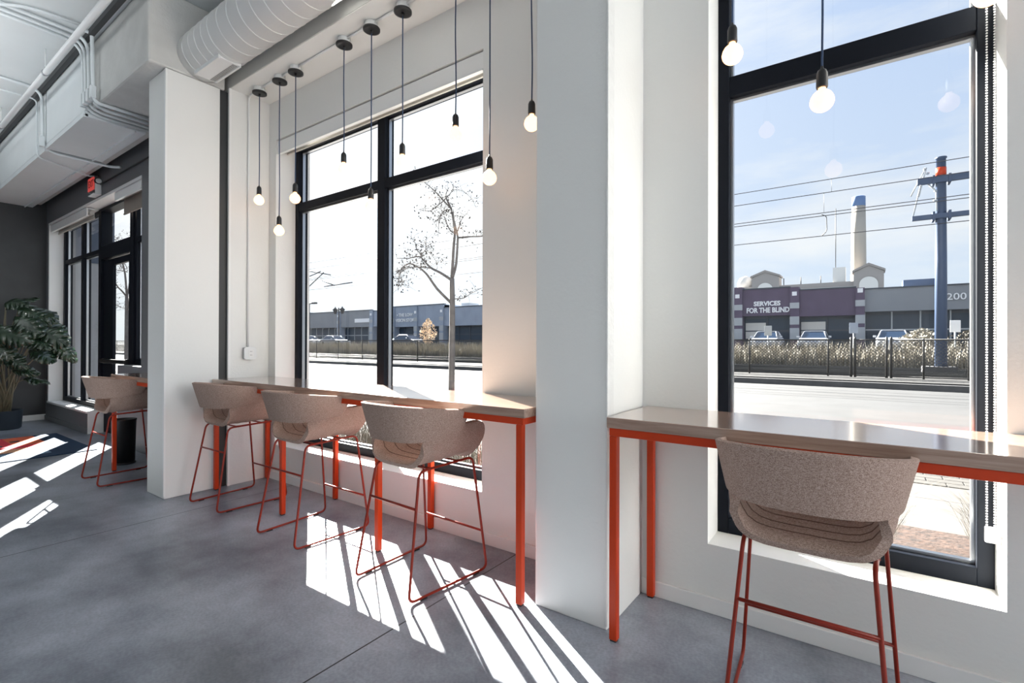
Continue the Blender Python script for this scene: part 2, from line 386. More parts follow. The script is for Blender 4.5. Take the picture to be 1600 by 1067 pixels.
# ------------------------------------------------------------------ windows
def frame_bars(bm, bars, y0, y1):
    for x0, x1, z0, z1 in bars: box(bm, x0, x1, y0, y1, z0, z1)
def window(name, x0, x1, z0, z1, y0, y1, cols, rows, fw=.058, mw=.055, rowh=.11, tint=None):
    w = sempty(name, ((x0+x1)/2, y0, z0)); cx, cy, cz = w.location
    W = Matrix.Translation(-Vector((cx, cy, cz)))
    def fin(bm, nm, m, bv=0):
        bmesh.ops.transform(bm, matrix=W, verts=bm.verts); return link(nm, bm, m, w, bevel=bv)
    bm = BM()
    frame_bars(bm, [(x0, x0+fw, z0, z1), (x1-fw, x1, z0, z1), (x0+fw, x1-fw, z0, z0+.08), (x0+fw, x1-fw, z1-.06, z1)], y0, y1)
    fin(bm, 'window_frame', BLACKM, .003)
    for c in cols:
        bm = BM(); box(bm, c-mw/2, c+mw/2, y0+.002, y1, z0+.08, z1-.06); fin(bm, 'mullion', BLACKM, .003)
    xs = [x0+fw]+[v for c in cols for v in (c-mw/2, c+mw/2)]+[x1-fw]
    for r in rows:
        for a, b in zip(xs[::2], xs[1::2]):
            bm = BM(); box(bm, a, b, y0+.004, y1, r-rowh/2, r+rowh/2); fin(bm, 'transom', BLACKM, .003)
    zs = [z0+.08]+[v for r in rows for v in (r-rowh/2, r+rowh/2)]+[z1-.06]
    for a, b in zip(xs[::2], xs[1::2]):
        for c, d in zip(zs[::2], zs[1::2]):
            bm = BM(); t = .014; ym = y0+.055
            for q in ((a, a+t, c, d), (b-t, b, c, d), (a+t, b-t, c, c+t), (a+t, b-t, d-t, d)): box(bm, q[0], q[1], ym-.012, ym+.02, q[2], q[3])
            fin(bm, 'glazing_bead', STEEL)
            bm = BM(); v = [bm.verts.new(p) for p in ((a, ym, c), (b, ym, c), (b, ym, d), (a, ym, d))]; bm.faces.new(v)
            fin(bm, 'glass_pane', GLASS)
    return w
window('window_1', LWX0, LWX1, SILL, TOPZ, YF, YB, [-3.585], [2.87], rowh=.085, mw=.10)
window('window_2', RWX0, RWX1, SILL, TOPZ, YF, YB, [], [2.865], rowh=.11)
# entrance glazing: two-light window, door with transom, side lights
window('window_3', NX0, -9.90, .345, TOPZ, NF, NB, [-10.86], [2.875], fw=.10, mw=.12, rowh=.07)
window('window_4', -8.42, NX1, 1.10, TOPZ, NF, NB, [], [2.875], fw=.08, rowh=.07)
d = sempty('door_1', (-9.2, NF, 0))
def dl(bm, nm, m, bv=0, par=None):
    bmesh.ops.transform(bm, matrix=Matrix.Translation((9.2, -NF, 0)), verts=bm.verts); return link(nm, bm, m, par or d, bevel=bv)
bm = BM(); frame_bars(bm, [(-9.92, -9.80, 0, TOPZ), (-8.54, -8.42, 0, TOPZ), (-9.80, -8.54, 2.72, 2.93), (-9.80, -8.54, TOPZ-.05, TOPZ)], NF-.02, NB+.02); dl(bm, 'door_frame', BLACKM, .004)
bm = BM(); frame_bars(bm, [(-9.78, -9.36, 0.01, 2.70), (-8.68, -8.55, 0.01, 2.70), (-9.36, -8.68, 0.01, .28), (-9.36, -8.68, 2.60, 2.70)], NF+.01, NF+.055); leaf = dl(bm, 'door_leaf', BLACKM, .004)
bm = BM(); v = [bm.verts.new(p) for p in ((-9.36, NF+.03, .28), (-8.68, NF+.03, .28), (-8.68, NF+.03, 2.6), (-9.36, NF+.03, 2.6))]; bm.faces.new(v); dl(bm, 'glass_pane', GLASS)
bm = BM(); v = [bm.verts.new(p) for p in ((-9.80, NF+.05, 2.93), (-8.54, NF+.05, 2.93), (-8.54, NF+.05, TOPZ-.05), (-9.80, NF+.05, TOPZ-.05))]; bm.faces.new(v); dl(bm, 'transom_pane', GLASS)
bm = BM(); box(bm, -9.66, -8.60, NF-.075, NF-.035, 1.10, 1.16); box(bm, -9.64, -9.58, NF-.04, NF+.01, 1.09, 1.17); box(bm, -8.66, -8.60, NF-.04, NF+.01, 1.09, 1.17); dl(bm, 'push_bar', BLACKP, .006)

# ------------------------------------------------------------------ blinds
def blind(name, label, x0, x1, y0, y1, z0, z1, drop, mfab, gr=None):
    t = thing(name, label, 'blind', ((x0+x1)/2, y0, z1), 0, gr); W = Matrix.Translation((-(x0+x1)/2, -y0, -z1))
    def f(bm, nm, m, bv=0): bmesh.ops.transform(bm, matrix=W, verts=bm.verts); return link(nm, bm, m, t, bevel=bv)
    bm = BM(); box(bm, x0, x1, y0, y0+.018, z0, z1-.012); box(bm, x0, x1, y0+.018, y1, z1-.03, z1-.012); f(bm, 'fascia', TRIMW, .004)
    bm = BM(); box(bm, x0+.01, x1-.01, y0-.004, y0+.03, z0-.012, z0); f(bm, 'fascia_lip', PIPE, .003)
    bm = BM(); zc = z0+.045; lathe(bm, [(.03, x0+.02), (.03, x1-.02)], (0, (y0+y1)/2+.02, zc), 14, 'X'); f(bm, 'roller', mfab)
    bm = BM(); yy = (y0+y1)/2+.05; box(bm, x0+.03, x1-.03, yy, yy+.003, drop, zc); f(bm, 'blind_fabric', mfab)
    bm = BM(); box(bm, x0+.03, x1-.03, yy-.008, yy+.011, drop-.022, drop); f(bm, 'bottom_bar', mfab, .003)
    return t
blind('roller_blind', 'white cassette of a raised roller blind across the top of the large left window', LWX0+.004, LWX1-.004, YW+.01, YW+.10, 3.395, TOPZ, 3.42, BLINDW)
blind('roller_blind', 'white roller blind cassette over the two narrow windows behind the potted plant', NX0+.03, -9.86, NY+.005, NY+.11, 3.405, TOPZ, 3.39, BLINDW)
blind('roller_blind', 'roller blind with taupe fabric pulled slightly down, right of the entrance door', -8.60, NX1-.05, NY+.005, NY+.11, 3.42, TOPZ, 3.25, BLIND)
t = thing('blind_chain', 'beaded pull chain hanging down the right side of the right-hand window', 'chain', (.435, 2.845, .62))
bm = BM()
for dx in (-.012, .012):
    z = .64
    while z < 3.5:
        bmesh.ops.create_icosphere(bm, subdivisions=1, radius=.0042, matrix=Matrix.Translation((dx, 0, z-.62))); z += .0115
for f in bm.faces: f.smooth = True
link('bead_chain', bm, TRIMW, t)
bm = BM(); box(bm, -.018, .022, -.008, .012, -.03, .035); link('chain_holder', bm, PIPE, t, bevel=.004)

# ------------------------------------------------------------------ counters
LEG = .038
def counter(name, label, x0, x1, yf, yb, legs, gr):
    t = thing(name, label, 'counter', ((x0+x1)/2, (yf+yb)/2, 0), 0, gr); W = Matrix.Translation((-(x0+x1)/2, -(yf+yb)/2, 0))
    def f(bm, nm, m, bv=0, p=None): bmesh.ops.transform(bm, matrix=W, verts=bm.verts); return link(nm, bm, m, p or t, bevel=bv)
    bm = BM(); box(bm, x0, x1, yf, yb, 1.017, 1.067); f(bm, 'tabletop', WOOD, .003)
    for y in (yf+.005, yb-.045):
        bm = BM(); box(bm, x0+.012, x1-.012, y, y+LEG, .979, 1.017); f(bm, 'rail', ORANGE, .003)
    for x in (x0+.012, x1-.012-LEG):
        bm = BM(); box(bm, x, x+LEG, yf+.043, yb-.045, .979, 1.017); f(bm, 'cross_rail', ORANGE, .003)
    for x in legs:
        for y in (yf+.005, yb-.045):
            bm = BM(); box(bm, x-LEG/2, x+LEG/2, y, y+LEG, .008, .979); lg = f(bm, 'leg', ORANGE, .004)
            bm = BM(); box(bm, x-LEG/2+.004, x+LEG/2-.004, y+.004, y+LEG-.004, 0, .008); f(bm, 'foot_pad', BLACKP, 0, lg)
    return t
counter('bar_counter', 'long wooden window counter on orange-red legs where three stools stand in a row', -5.11, -1.475, 2.18, 2.73, [-5.075, -3.895, -2.69, -1.515], 'window counters')
counter('bar_counter', 'wooden window counter on orange-red legs right of the wide pillar, single stool at it', -1.0, 1.6, 2.18, 2.73, [-.969, 1.56], 'window counters')
counter('bar_counter', 'far window counter near the entrance door, half hidden behind the left pillar', -6.745, -5.62, 1.84, 2.36, [-6.71, -5.66], 'window counters')

# ------------------------------------------------------------------ bar stools
PROF = [(0, .738), (.06, .738), (.12, .741), (.160, .749), (.190, .768), (.212, .800), (.228, .845), (.240, .89), (.250, .940)]
def prof(t):
    s = abs(t)*(len(PROF)-1); i = min(int(s), len(PROF)-2); u = s-i
    x = PROF[i][0]*(1-u)+PROF[i+1][0]*u; z = PROF[i][1]*(1-u)+PROF[i+1][1]*u
    return math.copysign(x, t), z
def band_x(y, z):
    h = max(0, min(1, (z-.862)/.21)); a = .272+.036*h; bb = .262+.060*h; yc = -.015
    if y >= yc: return a
    q = min(1, (yc-y)/bb); return a*max(0, 1-q**2.45)**(1/2.45)
SEAMS = []
def make_seat():
    bm = BM(); NU, NV = 56, 110; rows = []
    for j in range(NV+1):
        v = j/NV; row = []
        for i in range(NU+1):
            t = -1+2*i/NU; a = abs(t)
            back = -.215+.075*max(0, (a-.45)/.55)**1.3
            front = .262+.034*max(0, min(1, (a-.55)/.25))
            if a > .76: front -= .065*(1-math.sqrt(max(0, 1-((a-.76)/.24)**2)))
            x, z = prof(t)
            y = back+(front-back)*v
            if a > .95: z += 0
            z += .012*max(0, y/.3)*(1-a*.6)
            if y > .2 and a < .8: z -= .045*((y-.2)/.065)**2*(1-a/.8)**.5
            if y < -.165 and a < .75: z -= .016*((-.165-y)/.05)**2
            if z > .80:
                k = min(1, (z-.80)/.05); lim = band_x(y, z)-.030
                if abs(x) > lim: x = math.copysign(abs(x)*(1-k)+lim*k, x)
            if y < .20:
                z += .006*(abs(math.sin(PI*(y+.150)/.078))**.7-.6)*max(0, 1-a/.55)
            row.append(bm.verts.new((x, y, z)))
        rows.append(row)
    SEAMS.clear()
    for gy in (-.125, -.045, .035, .11):
        P = []
        for i in range(3, NU-2):
            col = [rows[j][i].co for j in range(NV+1)]; c = min(col, key=lambda q: abs(q.y-gy)); P.append(c.copy()+Vector((0, 0, .0006)))
        SEAMS.append(P)
    for j in range(NV):
        for i in range(NU):
            f = bm.faces.new((rows[j][i], rows[j][i+1], rows[j+1][i+1], rows[j+1][i])); f.smooth = True
    me = bpy.data.meshes.new('seat'); bm.to_mesh(me); bm.free(); me.materials.append(FAB)
    o = bpy.data.objects.new('seat', me); COL.objects.link(o)
    if me.polygons[NU//2].normal.z < 0: me.flip_normals()
    s = o.modifiers.new('thick', 'SOLIDIFY'); s.thickness = .030; s.offset = -1
    b = o.modifiers.new('round', 'BEVEL'); b.width = .010; b.segments = 3; b.limit_method = 'ANGLE'; b.angle_limit = math.radians(50)
    return o
def make_back():
    bm = BM(); NS, NH = 72, 14; rows = []; n = 2.45
    ang = []
    for i in range(NS+1):
        s = -1+2*i/NS; ang.append(s)
    for j in range(NH+1):
        h = j/NH; row = []
        a = .272+.036*h; bb = .262+.060*h; yc = -.015
        for s in ang:
            q = abs(s); S_ = .84
            zt = 1.074-.052*q**2; zb = .862+.034*max(0, (q-.35)/.65)**1.6
            if q > .93:
                e = (q-.93)/.07; c = 1-math.sqrt(max(0, 1-e*e)); zt -= c*.055; zb += c*.045
            if q <= S_:
                p = q/S_*PI/2; x = a*abs(math.sin(p))**(2/n); y = yc-bb*abs(math.cos(p))**(2/n)
            else:
                x = a+.004*(q-S_)/(1-S_); y = yc+(q-S_)/(1-S_)*.095
            z = zb+(zt-zb)*h
            row.append(bm.verts.new((math.copysign(x, s), y, z)))
        rows.append(row)
    for j in range(NH):
        for i in range(NS):
            f = bm.faces.new((rows[j][i], rows[j][i+1], rows[j+1][i+1], rows[j+1][i])); f.smooth = True
    me = bpy.data.meshes.new('backrest'); bm.to_mesh(me); bm.free(); me.materials.append(FAB)
    o = bpy.data.objects.new('backrest', me); COL.objects.link(o)
    s = o.modifiers.new('thick', 'SOLIDIFY'); s.thickness = .022; s.offset = 0
    b = o.modifiers.new('round', 'BEVEL'); b.width = .007; b.segments = 3; b.limit_method = 'ANGLE'; b.angle_limit = math.radians(50)
    return o
def make_stool():
    t = thing('bar_stool', '', 'bar stool', (0, 0, 0), 0, 'upholstered counter stools')
    se = make_seat(); se.parent = t
    bm = BM()
    for P in SEAMS: tube(bm, P, .0024, 6)
    link('seat_seams', bm, SEAMM, se); ba = make_back(); ba.parent = t
    R = .0078
    for s in (-1, 1):
        P = [(s*.247, -.30, R+.004), (s*.282, .295, R+.004), (s*.232, .215, .712), (s*.196, -.185, .692)]
        fr = tubeo('sled_leg', P, R, MAROON, t, 10, True, .045)
        for yy in (-.2, .2):
            xx = s*(.247+.035*(yy+.3)/.6)
            boxo('glide', xx-.008, xx+.008, yy-.022, yy+.022, 0, .009, BLACKP, fr)
    def on(zr, front, s):
        P0, P1 = ((.247, -.30), (.196, -.185)) if not front else ((.282, .295), (.232, .215))
        z0, z1 = .011, .70; k = (zr-z0)/(z1-z0); return (s*(P0[0]+(P1[0]-P0[0])*k), P0[1]+(P1[1]-P0[1])*k, zr)
    tubeo('rear_crossbar', [on(.49, False, -1), on(.49, False, 1)], .0070, MAROON, t, 10)
    tubeo('footrest', [on(.245, True, -1), on(.245, True, 1)], .0070, MAROON, t, 10)
    for y in (-.10, .14):
        P = [(-.213, y, .70), (-.16, y, .692), (.16, y, .692), (.213, y, .70)]
        tubeo('seat_bracket', P, .006, MAROON, t, 8)
    return t
st = make_stool()
spots = [(-2.225, 2.152, -3, 'taupe stool nearest the wide pillar, nearest in the row of three at the long counter'),
         (-3.39, 2.16, 0, 'taupe stool in the middle of the row of three at the long counter'),
         (-4.585, 2.18, 1, 'taupe stool farthest in the row of three, beside the left pillar'),
         (-.165, 2.165, 0, 'large foreground taupe stool seen from behind at the right-hand counter'),
         (-6.30, 1.845, 0, 'distant taupe stool by the entrance, partly hidden behind the left pillar')]
for i, (x, y, a, lb) in enumerate(spots):
    o = st if i == 0 else copy_tree(st)
    o.location = (x, y, 0); o.rotation_euler = (0, 0, math.radians(a)); o['label'] = lb

# ------------------------------------------------------------------ pendants
def make_pendant(zc, zb):
    """zc ceiling height, zb bulb centre"""
    t = thing('pendant_lamp', '', 'pendant lamp', (0, 0, 0), 0, 'bare bulb pendants over the counters')
    latheo('junction_box', [(.046, -.045), (.048, -.04), (.048, -.002), (.044, 0)], PIPE, t, seg=24)
    latheo('canopy', [(.052, -.066), (.066, -.063), (.066, -.048), (.060, -.045)], BLACKP, t, seg=32)
    latheo('cord_grip', [(.006, -.088), (.010, -.084), (.011, -.066)], BLACKP, t, seg=12)
    D = zb-zc
    w = random.uniform(-.006, .006)
    tubeo('cord', [(0, 0, -.08), (w, 0, D*.35), (-w*.5, .002, D*.7), (0, 0, D+.14)], .0044, CORD, t, 8, fil=.1)
    latheo('lamp_socket', [(.0045, D+.150), (.006, D+.140), (.016, D+.132), (.0215, D+.118), (.0225, D+.062), (.021, D+.056)], BLACKP, t, seg=20)
    pr = [(.0135, .062), (.0145, .050), (.022, .042), (.034, .032), (.043, .016), (.0465, 0)]
    for k in range(1, 9):
        a = k/8*PI/2; pr.append((.0465*math.cos(a)+.0001, -.0465*math.sin(a)))
    latheo('bulb', [(r, D+h) for r, h in pr], BULB, t, seg=24)
    return t
PEND = [(-4.86, 2.825, 'leftmost pendant, mid-height bulb in front of the white return wall'),
        (-4.49, 2.475, 'second pendant from the left, low bulb beside the left edge of the large window'),
        (-4.22, 2.735, 'third pendant from the left, bulb in front of the left window frame'),
        (-3.50, 2.855, 'pendant with high bulb against the upper left pane of the large window'),
        (-3.15, 2.495, 'low pendant whose bulb hangs in front of the central window mullion'),
        (-2.79, 2.765, 'pendant just right of the mullion, bulb above the window transom'),
        (-2.26, 2.840, 'pendant with high bulb against the bright upper right pane of the large window'),
        (-1.965, 2.487, 'low pendant whose bulb hangs at the right edge of the large window'),
        (-1.64, 2.755, 'pendant against the wall just left of the wide pillar'),
        (-.505, 2.79, 'pendant at the left edge of the right-hand window'),
        (-.145, 2.467, 'low pendant hanging in the middle of the right-hand window'),
        (.375, 2.72, 'pendant at the top right corner, only the underside of its bulb in view')]
SOFZ = 3.940
for x, zb, lb in PEND:
    t = make_pendant(SOFZ, zb); t.location = (x, 2.495, SOFZ); t['label'] = lb
t = tubeo('surface_conduit', [(-5.10, 2.51, 1.37), (-5.10, 2.51, 3.925), (-4.98, 2.50, 3.928), (-4.9, 2.495, 3.928)], .009, PIPE, None, 8, False, .05)
tag(t, 'thin white conduit rising from the outlet to the ceiling on the return wall', 'conduit')
bm = BM()
for a, b in zip([p[0] for p in PEND[:8]], [p[0] for p in PEND[1:9]]): tube(bm, [(a+.046, 2.495, 3.926), (b-.046, 2.495, 3.926)], .009, 8)
tag(link('lighting_conduit', bm, PIPE), 'white conduit linking the black pendant canopies along the soffit', 'conduit')
t = thing('power_outlet', 'grey surface-mounted power outlet on the narrow wall beside the left pillar', 'outlet', (-5.115, 2.52, 1.31))
bm = BM(); box(bm, 0, .045, -.055, .055, -.06, .06); link('outlet_box', bm, STEEL, t, bevel=.008)
bm = BM()
c = .018; pts = [(-.062+c, -.064), (.062-c, -.064), (.062, -.064+c), (.062, .064-c), (.062-c, .064), (-.062+c, .064), (-.062, .064-c), (-.062, -.064+c)]
prism(bm, pts, .045, .052, 'X'); link('cover_plate', bm, PIPE, t, bevel=.002)
bm = BM(); box(bm, .052, .055, -.022, .030, -.036, .036); link('receptacle', bm, TRIMW, t, bevel=.002)
bm = BM()
for dz in (-.018, .018):
    for dy in (-.004, .010): box(bm, .055, .0556, dy, dy+.003, dz-.006, dz+.006)
link('socket_slots', bm, BLACKP, t)

# ------------------------------------------------------------------ round duct
t = thing('round_duct', 'round white spiral duct running under the ceiling above the counter', 'duct', (-5.135, 2.085, 4.125))
RD = .212
bm = BM(); lathe(bm, [(RD, 0), (RD, 9.5)], (0, 0, 0), 48, 'X'); link('duct_body', bm, DUCTW, t)
bm = BM(); x = .1
while x < 5:
    prof_ = [(RD-.001, x), (RD+.0022, x+.006), (RD-.001, x+.012)]
    lathe(bm, prof_, (0, 0, 0), 48, 'X'); x += .17 if x > .5 else .125
link('duct_seams', bm, DUCTW, t)
bm = BM(); 
box(bm, .08, .56, -.098, -.080, -.222, -.17); box(bm, .08, .56, .080, .098, -.222, -.17); box(bm, .08, .092, -.08, .08, -.216, -.18); box(bm, .548, .56, -.08, .08, -.216, -.18)
vg = link('vent_frame', bm, PIPE, t, bevel=.002)
bm = BM(); box(bm, .092, .548, -.08, .08, -.2145, -.2125)
for k in range(24): box(bm, .10+k*.0187, .106+k*.0187, .03, .076, -.2165, -.2145, 1)
link('vent_blades', bm, [PIPE, DARKGAP], vg)
# ------------------------------------------------------------------ rectangular ducts
def rect_duct(label, x0, x1, yf, z0):
    t = thing('rectangular_duct', label, 'duct', ((x0+x1)/2, yf, z0), 0, 'rectangular ducts over the entrance')
    W = Matrix.Translation((-(x0+x1)/2, -yf, -z0))
    bm = BM(); box(bm, x0, x1, yf, yf+.56, z0, 3.905); box(bm, x0, x1, yf, 1.648, 3.905, 4.59); bmesh.ops.transform(bm, matrix=W, verts=bm.verts); link('duct_body', bm, DUCTG, t, bevel=.006)
    bm = BM(); box(bm, x0, x1, yf-.006, yf+.03, z0-.006, z0+.03); bmesh.ops.transform(bm, matrix=W, verts=bm.verts); link('corner_flange', bm, DUCTG, t)
    bm = BM(); box(bm, x0, x1, yf+.45, yf+.462, z0-.02, z0); bmesh.ops.transform(bm, matrix=W, verts=bm.verts); link('drip_edge', bm, DUCTG, t)
    return t
rect_duct('grey rectangular duct nearer the left pillar, conduits bending down beside it', -8.36, -6.80, 1.615, 3.845)
rect_duct('farther grey rectangular duct ending at the dark charcoal wall', -12.19, -8.42, 1.62, 3.84)

# ------------------------------------------------------------------ pipes and conduits on the ceiling
t = thing('sprinkler_pipe', 'straight white sprinkler pipe hung below the ceiling at top left', 'pipe', (-12.1, 1.39, 4.35))
tubeo('pipe_body', [(0, 0, 0), (9, 0, 0)], .027, PIPE, t, 14)
for x in (2.55, 4.85, 7.6):
    h = tubeo('hanger_rod', [(x, 0, .03), (x, 0, .26)], .006, PIPE, t, 8)
    bm = BM(); lathe(bm, [(.034, x-.012), (.034, x+.012)], (0, 0, 0), 16, 'X'); box(bm, x-.012, x+.012, -.008, .008, .03, .06); link('hanger_ring', bm, STEEL, h)
CG = 'grey conduits on the ceiling'
def conduit(pts, r, label, fil=.12, boxat=None, m=DUCTG):
    t = thing('electrical_conduit', label, 'conduit', pts[0], 0, CG); o = Vector(pts[0])
    tubeo('conduit_tube', [Vector(p)-o for p in pts], r, m, t, 10, False, fil)
    if boxat:
        b = Vector(boxat)-o; bm = BM(); box(bm, b.x-.028, b.x+.028, b.y-.03, b.y+.02, b.z-.07, b.z+.06); link('conduit_body', bm, m, t, bevel=.008)
    return t
names = ['leftmost of four grey conduits curving down between the two beams', 'second from left of four grey conduits curving down between the beams',
         'third from left of four grey conduits curving down between the beams', 'rightmost of four grey conduits, hooking over the concrete beam edge']
for k, (x, yb) in enumerate([(-6.76, .60), (-6.67, .60), (-6.56, .60), (-6.44, 1.50)]):
    zz = 3.82-.0*k
    conduit([(x, yb, 4.585), (x, 1.585, 4.585), (x, 1.60, 3.875+.004*k), (x+.0, 2.25, 3.875+.004*k)], .017, names[k], .17 if k < 3 else .07, (x, 1.60, 3.99))
conduit([(-8.41, .5, 4.59), (-8.41, 1.58, 4.59), (-8.39, 1.59, 3.82), (-8.39, 2.28, 3.82), (-8.3, 2.36, 3.82)], .017, 'grey conduit curving down beside the farther duct and along its underside', .15, (-8.39, 1.585, 3.94))
conduit([(-8.75, 1.15, 4.56), (-8.72, 1.59, 4.56), (-8.72, 1.60, 3.815), (-9.05, 2.2, 3.80), (-9.2, 2.335, 3.87)], .010, 'thin grey conduit dropping across the farther duct to the exit sign', .06)
conduit([(-9.15, 2.355, 3.74), (-7.0, 2.355, 3.74), (-5.7, 2.355, 3.74)], .009, 'thin dark conduit running from the exit sign towards the left pillar', .02, None, DARKGAP)
t = conduit([(-12.0, 1.28, 4.59), (-10.5, 1.28, 4.59), (-10.35, 1.30, 4.45), (-10.2, 1.30, 4.40)], .016, 'short grey conduit bend below the ceiling at the left edge of view', .08)
tag(boxo('ceiling_gap_strip', -12.1, -5.2, 1.555, 1.60, 4.555, ZC, DARKGAP), 'long dark strip added for the shaded gap where the ceiling meets the beam', 'gap strip')  # dark strip puts the shade of the ceiling gap into its colour
tag(tubeo('flexible_cable', [(-8.2, .55, 4.58), (-6.9, .62, 4.56), (-6.62, .85, 4.55), (-6.42, 1.1, 4.585), (-6.36, 1.5, 4.585)], .014, DUCTG, None, 8, False, .15), 'curved grey flexible cable looping over the ceiling above the sprinkler pipe', 'cable')

# exit sign
t = thing('exit_sign', 'small red exit sign with white lamp base above the entrance door', 'exit sign', (-9.31, 2.33, 3.75))
bm = BM(); box(bm, -.15, .15, -.035, .037, -.10, .11); link('sign_housing', bm, STEEL, t, bevel=.006)
bm = BM(); box(bm, -.145, .145, -.040, -.035, -.09, .10); fc = link('sign_face', bm, REDE, t)
text('exit_lettering', 'EXIT', .145, REDL, (0, -.041, .005), (PI/2, 0, 0), fc, .001, sx=.80, bold=.002)
bm = BM(); lathe(bm, [(.045, .15), (.045, .19), (.036, .20)], (0, 0, .03), 20, 'X'); link('emergency_lamp', bm, DARKGAP, t)
bm = BM(); lathe(bm, [(.037, .1995), (.034, .206)], (0, 0, .03), 20, 'X'); link('lamp_lens', bm, PIPE, t)
bm = BM(); box(bm, .15, .17, -.03, .04, -.15, 0); box(bm, -.10, .17, -.05, .04, -.165, -.15); link('bracket', bm, PIPE, t, bevel=.004)

# ------------------------------------------------------------------ rug, bin, plant
def rug_mat():
    m, t, b = principled('entrance_rug_weave'); n = t.nodes; l = t.links
    tc = n.new('ShaderNodeTexCoord'); sp = n.new('ShaderNodeSeparateXYZ'); l.new(tc.outputs['Object'], sp.inputs[0])
    def M(op, a, v=None, c=None):
        q = n.new('ShaderNodeMath'); q.operation = op
        for i, x in enumerate((a, v, c)):
            if x is None: continue
            if isinstance(x, (int, float)): q.inputs[i].default_value = x
            else: l.new(x, q.inputs[i])
        return q.outputs[0]
    def rect(x0, x1, y0, y1):
        a = M('MULTIPLY', M('GREATER_THAN', sp.outputs['X'], x0), M('LESS_THAN', sp.outputs['X'], x1))
        c = M('MULTIPLY', M('GREATER_THAN', sp.outputs['Y'], y0), M('LESS_THAN', sp.outputs['Y'], y1))
        return M('MULTIPLY', a, c)
    nz = n.new('ShaderNodeTexNoise'); nz.inputs['Scale'].default_value = 4; l.new(tc.outputs['Object'], nz.inputs['Vector'])
    base = n.new('ShaderNodeMixRGB'); l.new(nz.outputs[0], base.inputs[0]); base.inputs[1].default_value = (.006, .022, .055, 1); base.inputs[2].default_value = (.012, .04, .085, 1)
    cur = base.outputs[0]
    for (r, c) in ((( -.95, .38, -1.6, .62), (.62, .035, .055)), ((-.95, -.15, .30, .62), (.66, .12, .05)), ((.10, .38, -1.6, .62), (.60, .30, .18)), ((-.62, -.50, .32, .42), (.03, .03, .035)), ((-.30, -.18, .10, .20), (.03, .03, .035)), ((-.10, .0, -.30, -.2), (.03, .03, .035)), ((.45, .75, -1.5, .5), (.16, .24, .34))):
        mm = n.new('ShaderNodeMixRGB'); l.new(rect(*r), mm.inputs[0]); l.new(cur, mm.inputs[1]); mm.inputs[2].default_value = (*c, 1); cur = mm.outputs[0]
    l.new(cur, b.inputs['Base Color']); b.inputs['Roughness'].default_value = .95
    return m
bm = BM(); box(bm, -.98, .98, -1.7, .9, 0, .010)
o = link('entrance_rug', bm, rug_mat(), bevel=.003); o.location = (-9.18, 1.20, 0)
tag(o, 'navy entrance rug with a red patch and small dark squares, at the far left', 'rug')
t = thing('waste_bin', 'small black round waste bin under the far counter near the entrance', 'bin', (-7.05, 2.05, 0))
latheo('bin_body', [(.105, 0), (.118, .50), (.122, .505), (.122, .52), (.110, .52), (.108, .04)], BLACKP, t, seg=28)
latheo('bin_foot', [(.11, 0), (.115, .012), (.11, .02)], DARKGAP, t, seg=28)

def leaf_mesh(Lh, Wd, seed, droop):
    """split leaf: outline with notches, folded along the midrib and drooping"""
    R = random.Random(seed); bm = BM(); n = 18; half = []
    for i in range(n+1):
        u = i/n; wdt = Wd*math.sin(PI*min(1, (u*.92+.08)))**.75*(1-.25*u)
        half.append((u, wdt))
    def pt(u, s, w_):
        y = u*Lh; z = -droop*u*u*Lh+abs(w_)*-.22+.03*math.sin(u*9+seed); return (s*w_, y, z)
    mid = [bm.verts.new((0, u*Lh, -droop*u*u*Lh+.012)) for u, _ in half]
    for s in (-1, 1):
        k = 0
        while k < n:
            step = 3 if k > 2 else 4
            a, b = k, min(n, k+step)
            # one finger of the leaf between midrib points a and b
            wa, wb = half[a][1], half[b][1]; sweep = .10
            i0 = pt(half[a][0], s, wa*.5); i1 = pt(half[b][0], s, wb*.5)
            o0 = pt(min(1.05, half[a][0]+sweep), s, wa*(.9+.1*R.random())); o1 = pt(min(1.08, half[b][0]+sweep-.035), s, wb*(.9+.1*R.random())+.004)
            v = [bm.verts.new(q) for q in (i0, o0, o1, i1)]
            try:
                bm.faces.new((mid[a], v[0], v[3], mid[b])); bm.faces.new(v)
            except ValueError: pass
            k = b
    return bm
pl_ = thing('potted_plant', 'large dark green split-leaf plant in a navy grey pot by the charcoal wall', 'plant', (-11.35, 1.72, 0))
latheo('pot', [(.17, 0), (.19, .02), (.21, .30), (.215, .305), (.20, .305), (.195, .27)], POT, pl_, seg=32)
latheo('soil', [(.19, .262), (.195, .27), (.10, .275), (.001, .28)], SOIL, pl_, seg=24)
RT = cam_axes()[0]; FW = Vector((-math.sin(YAW), math.cos(YAW), 0))
RR = random.Random(5)
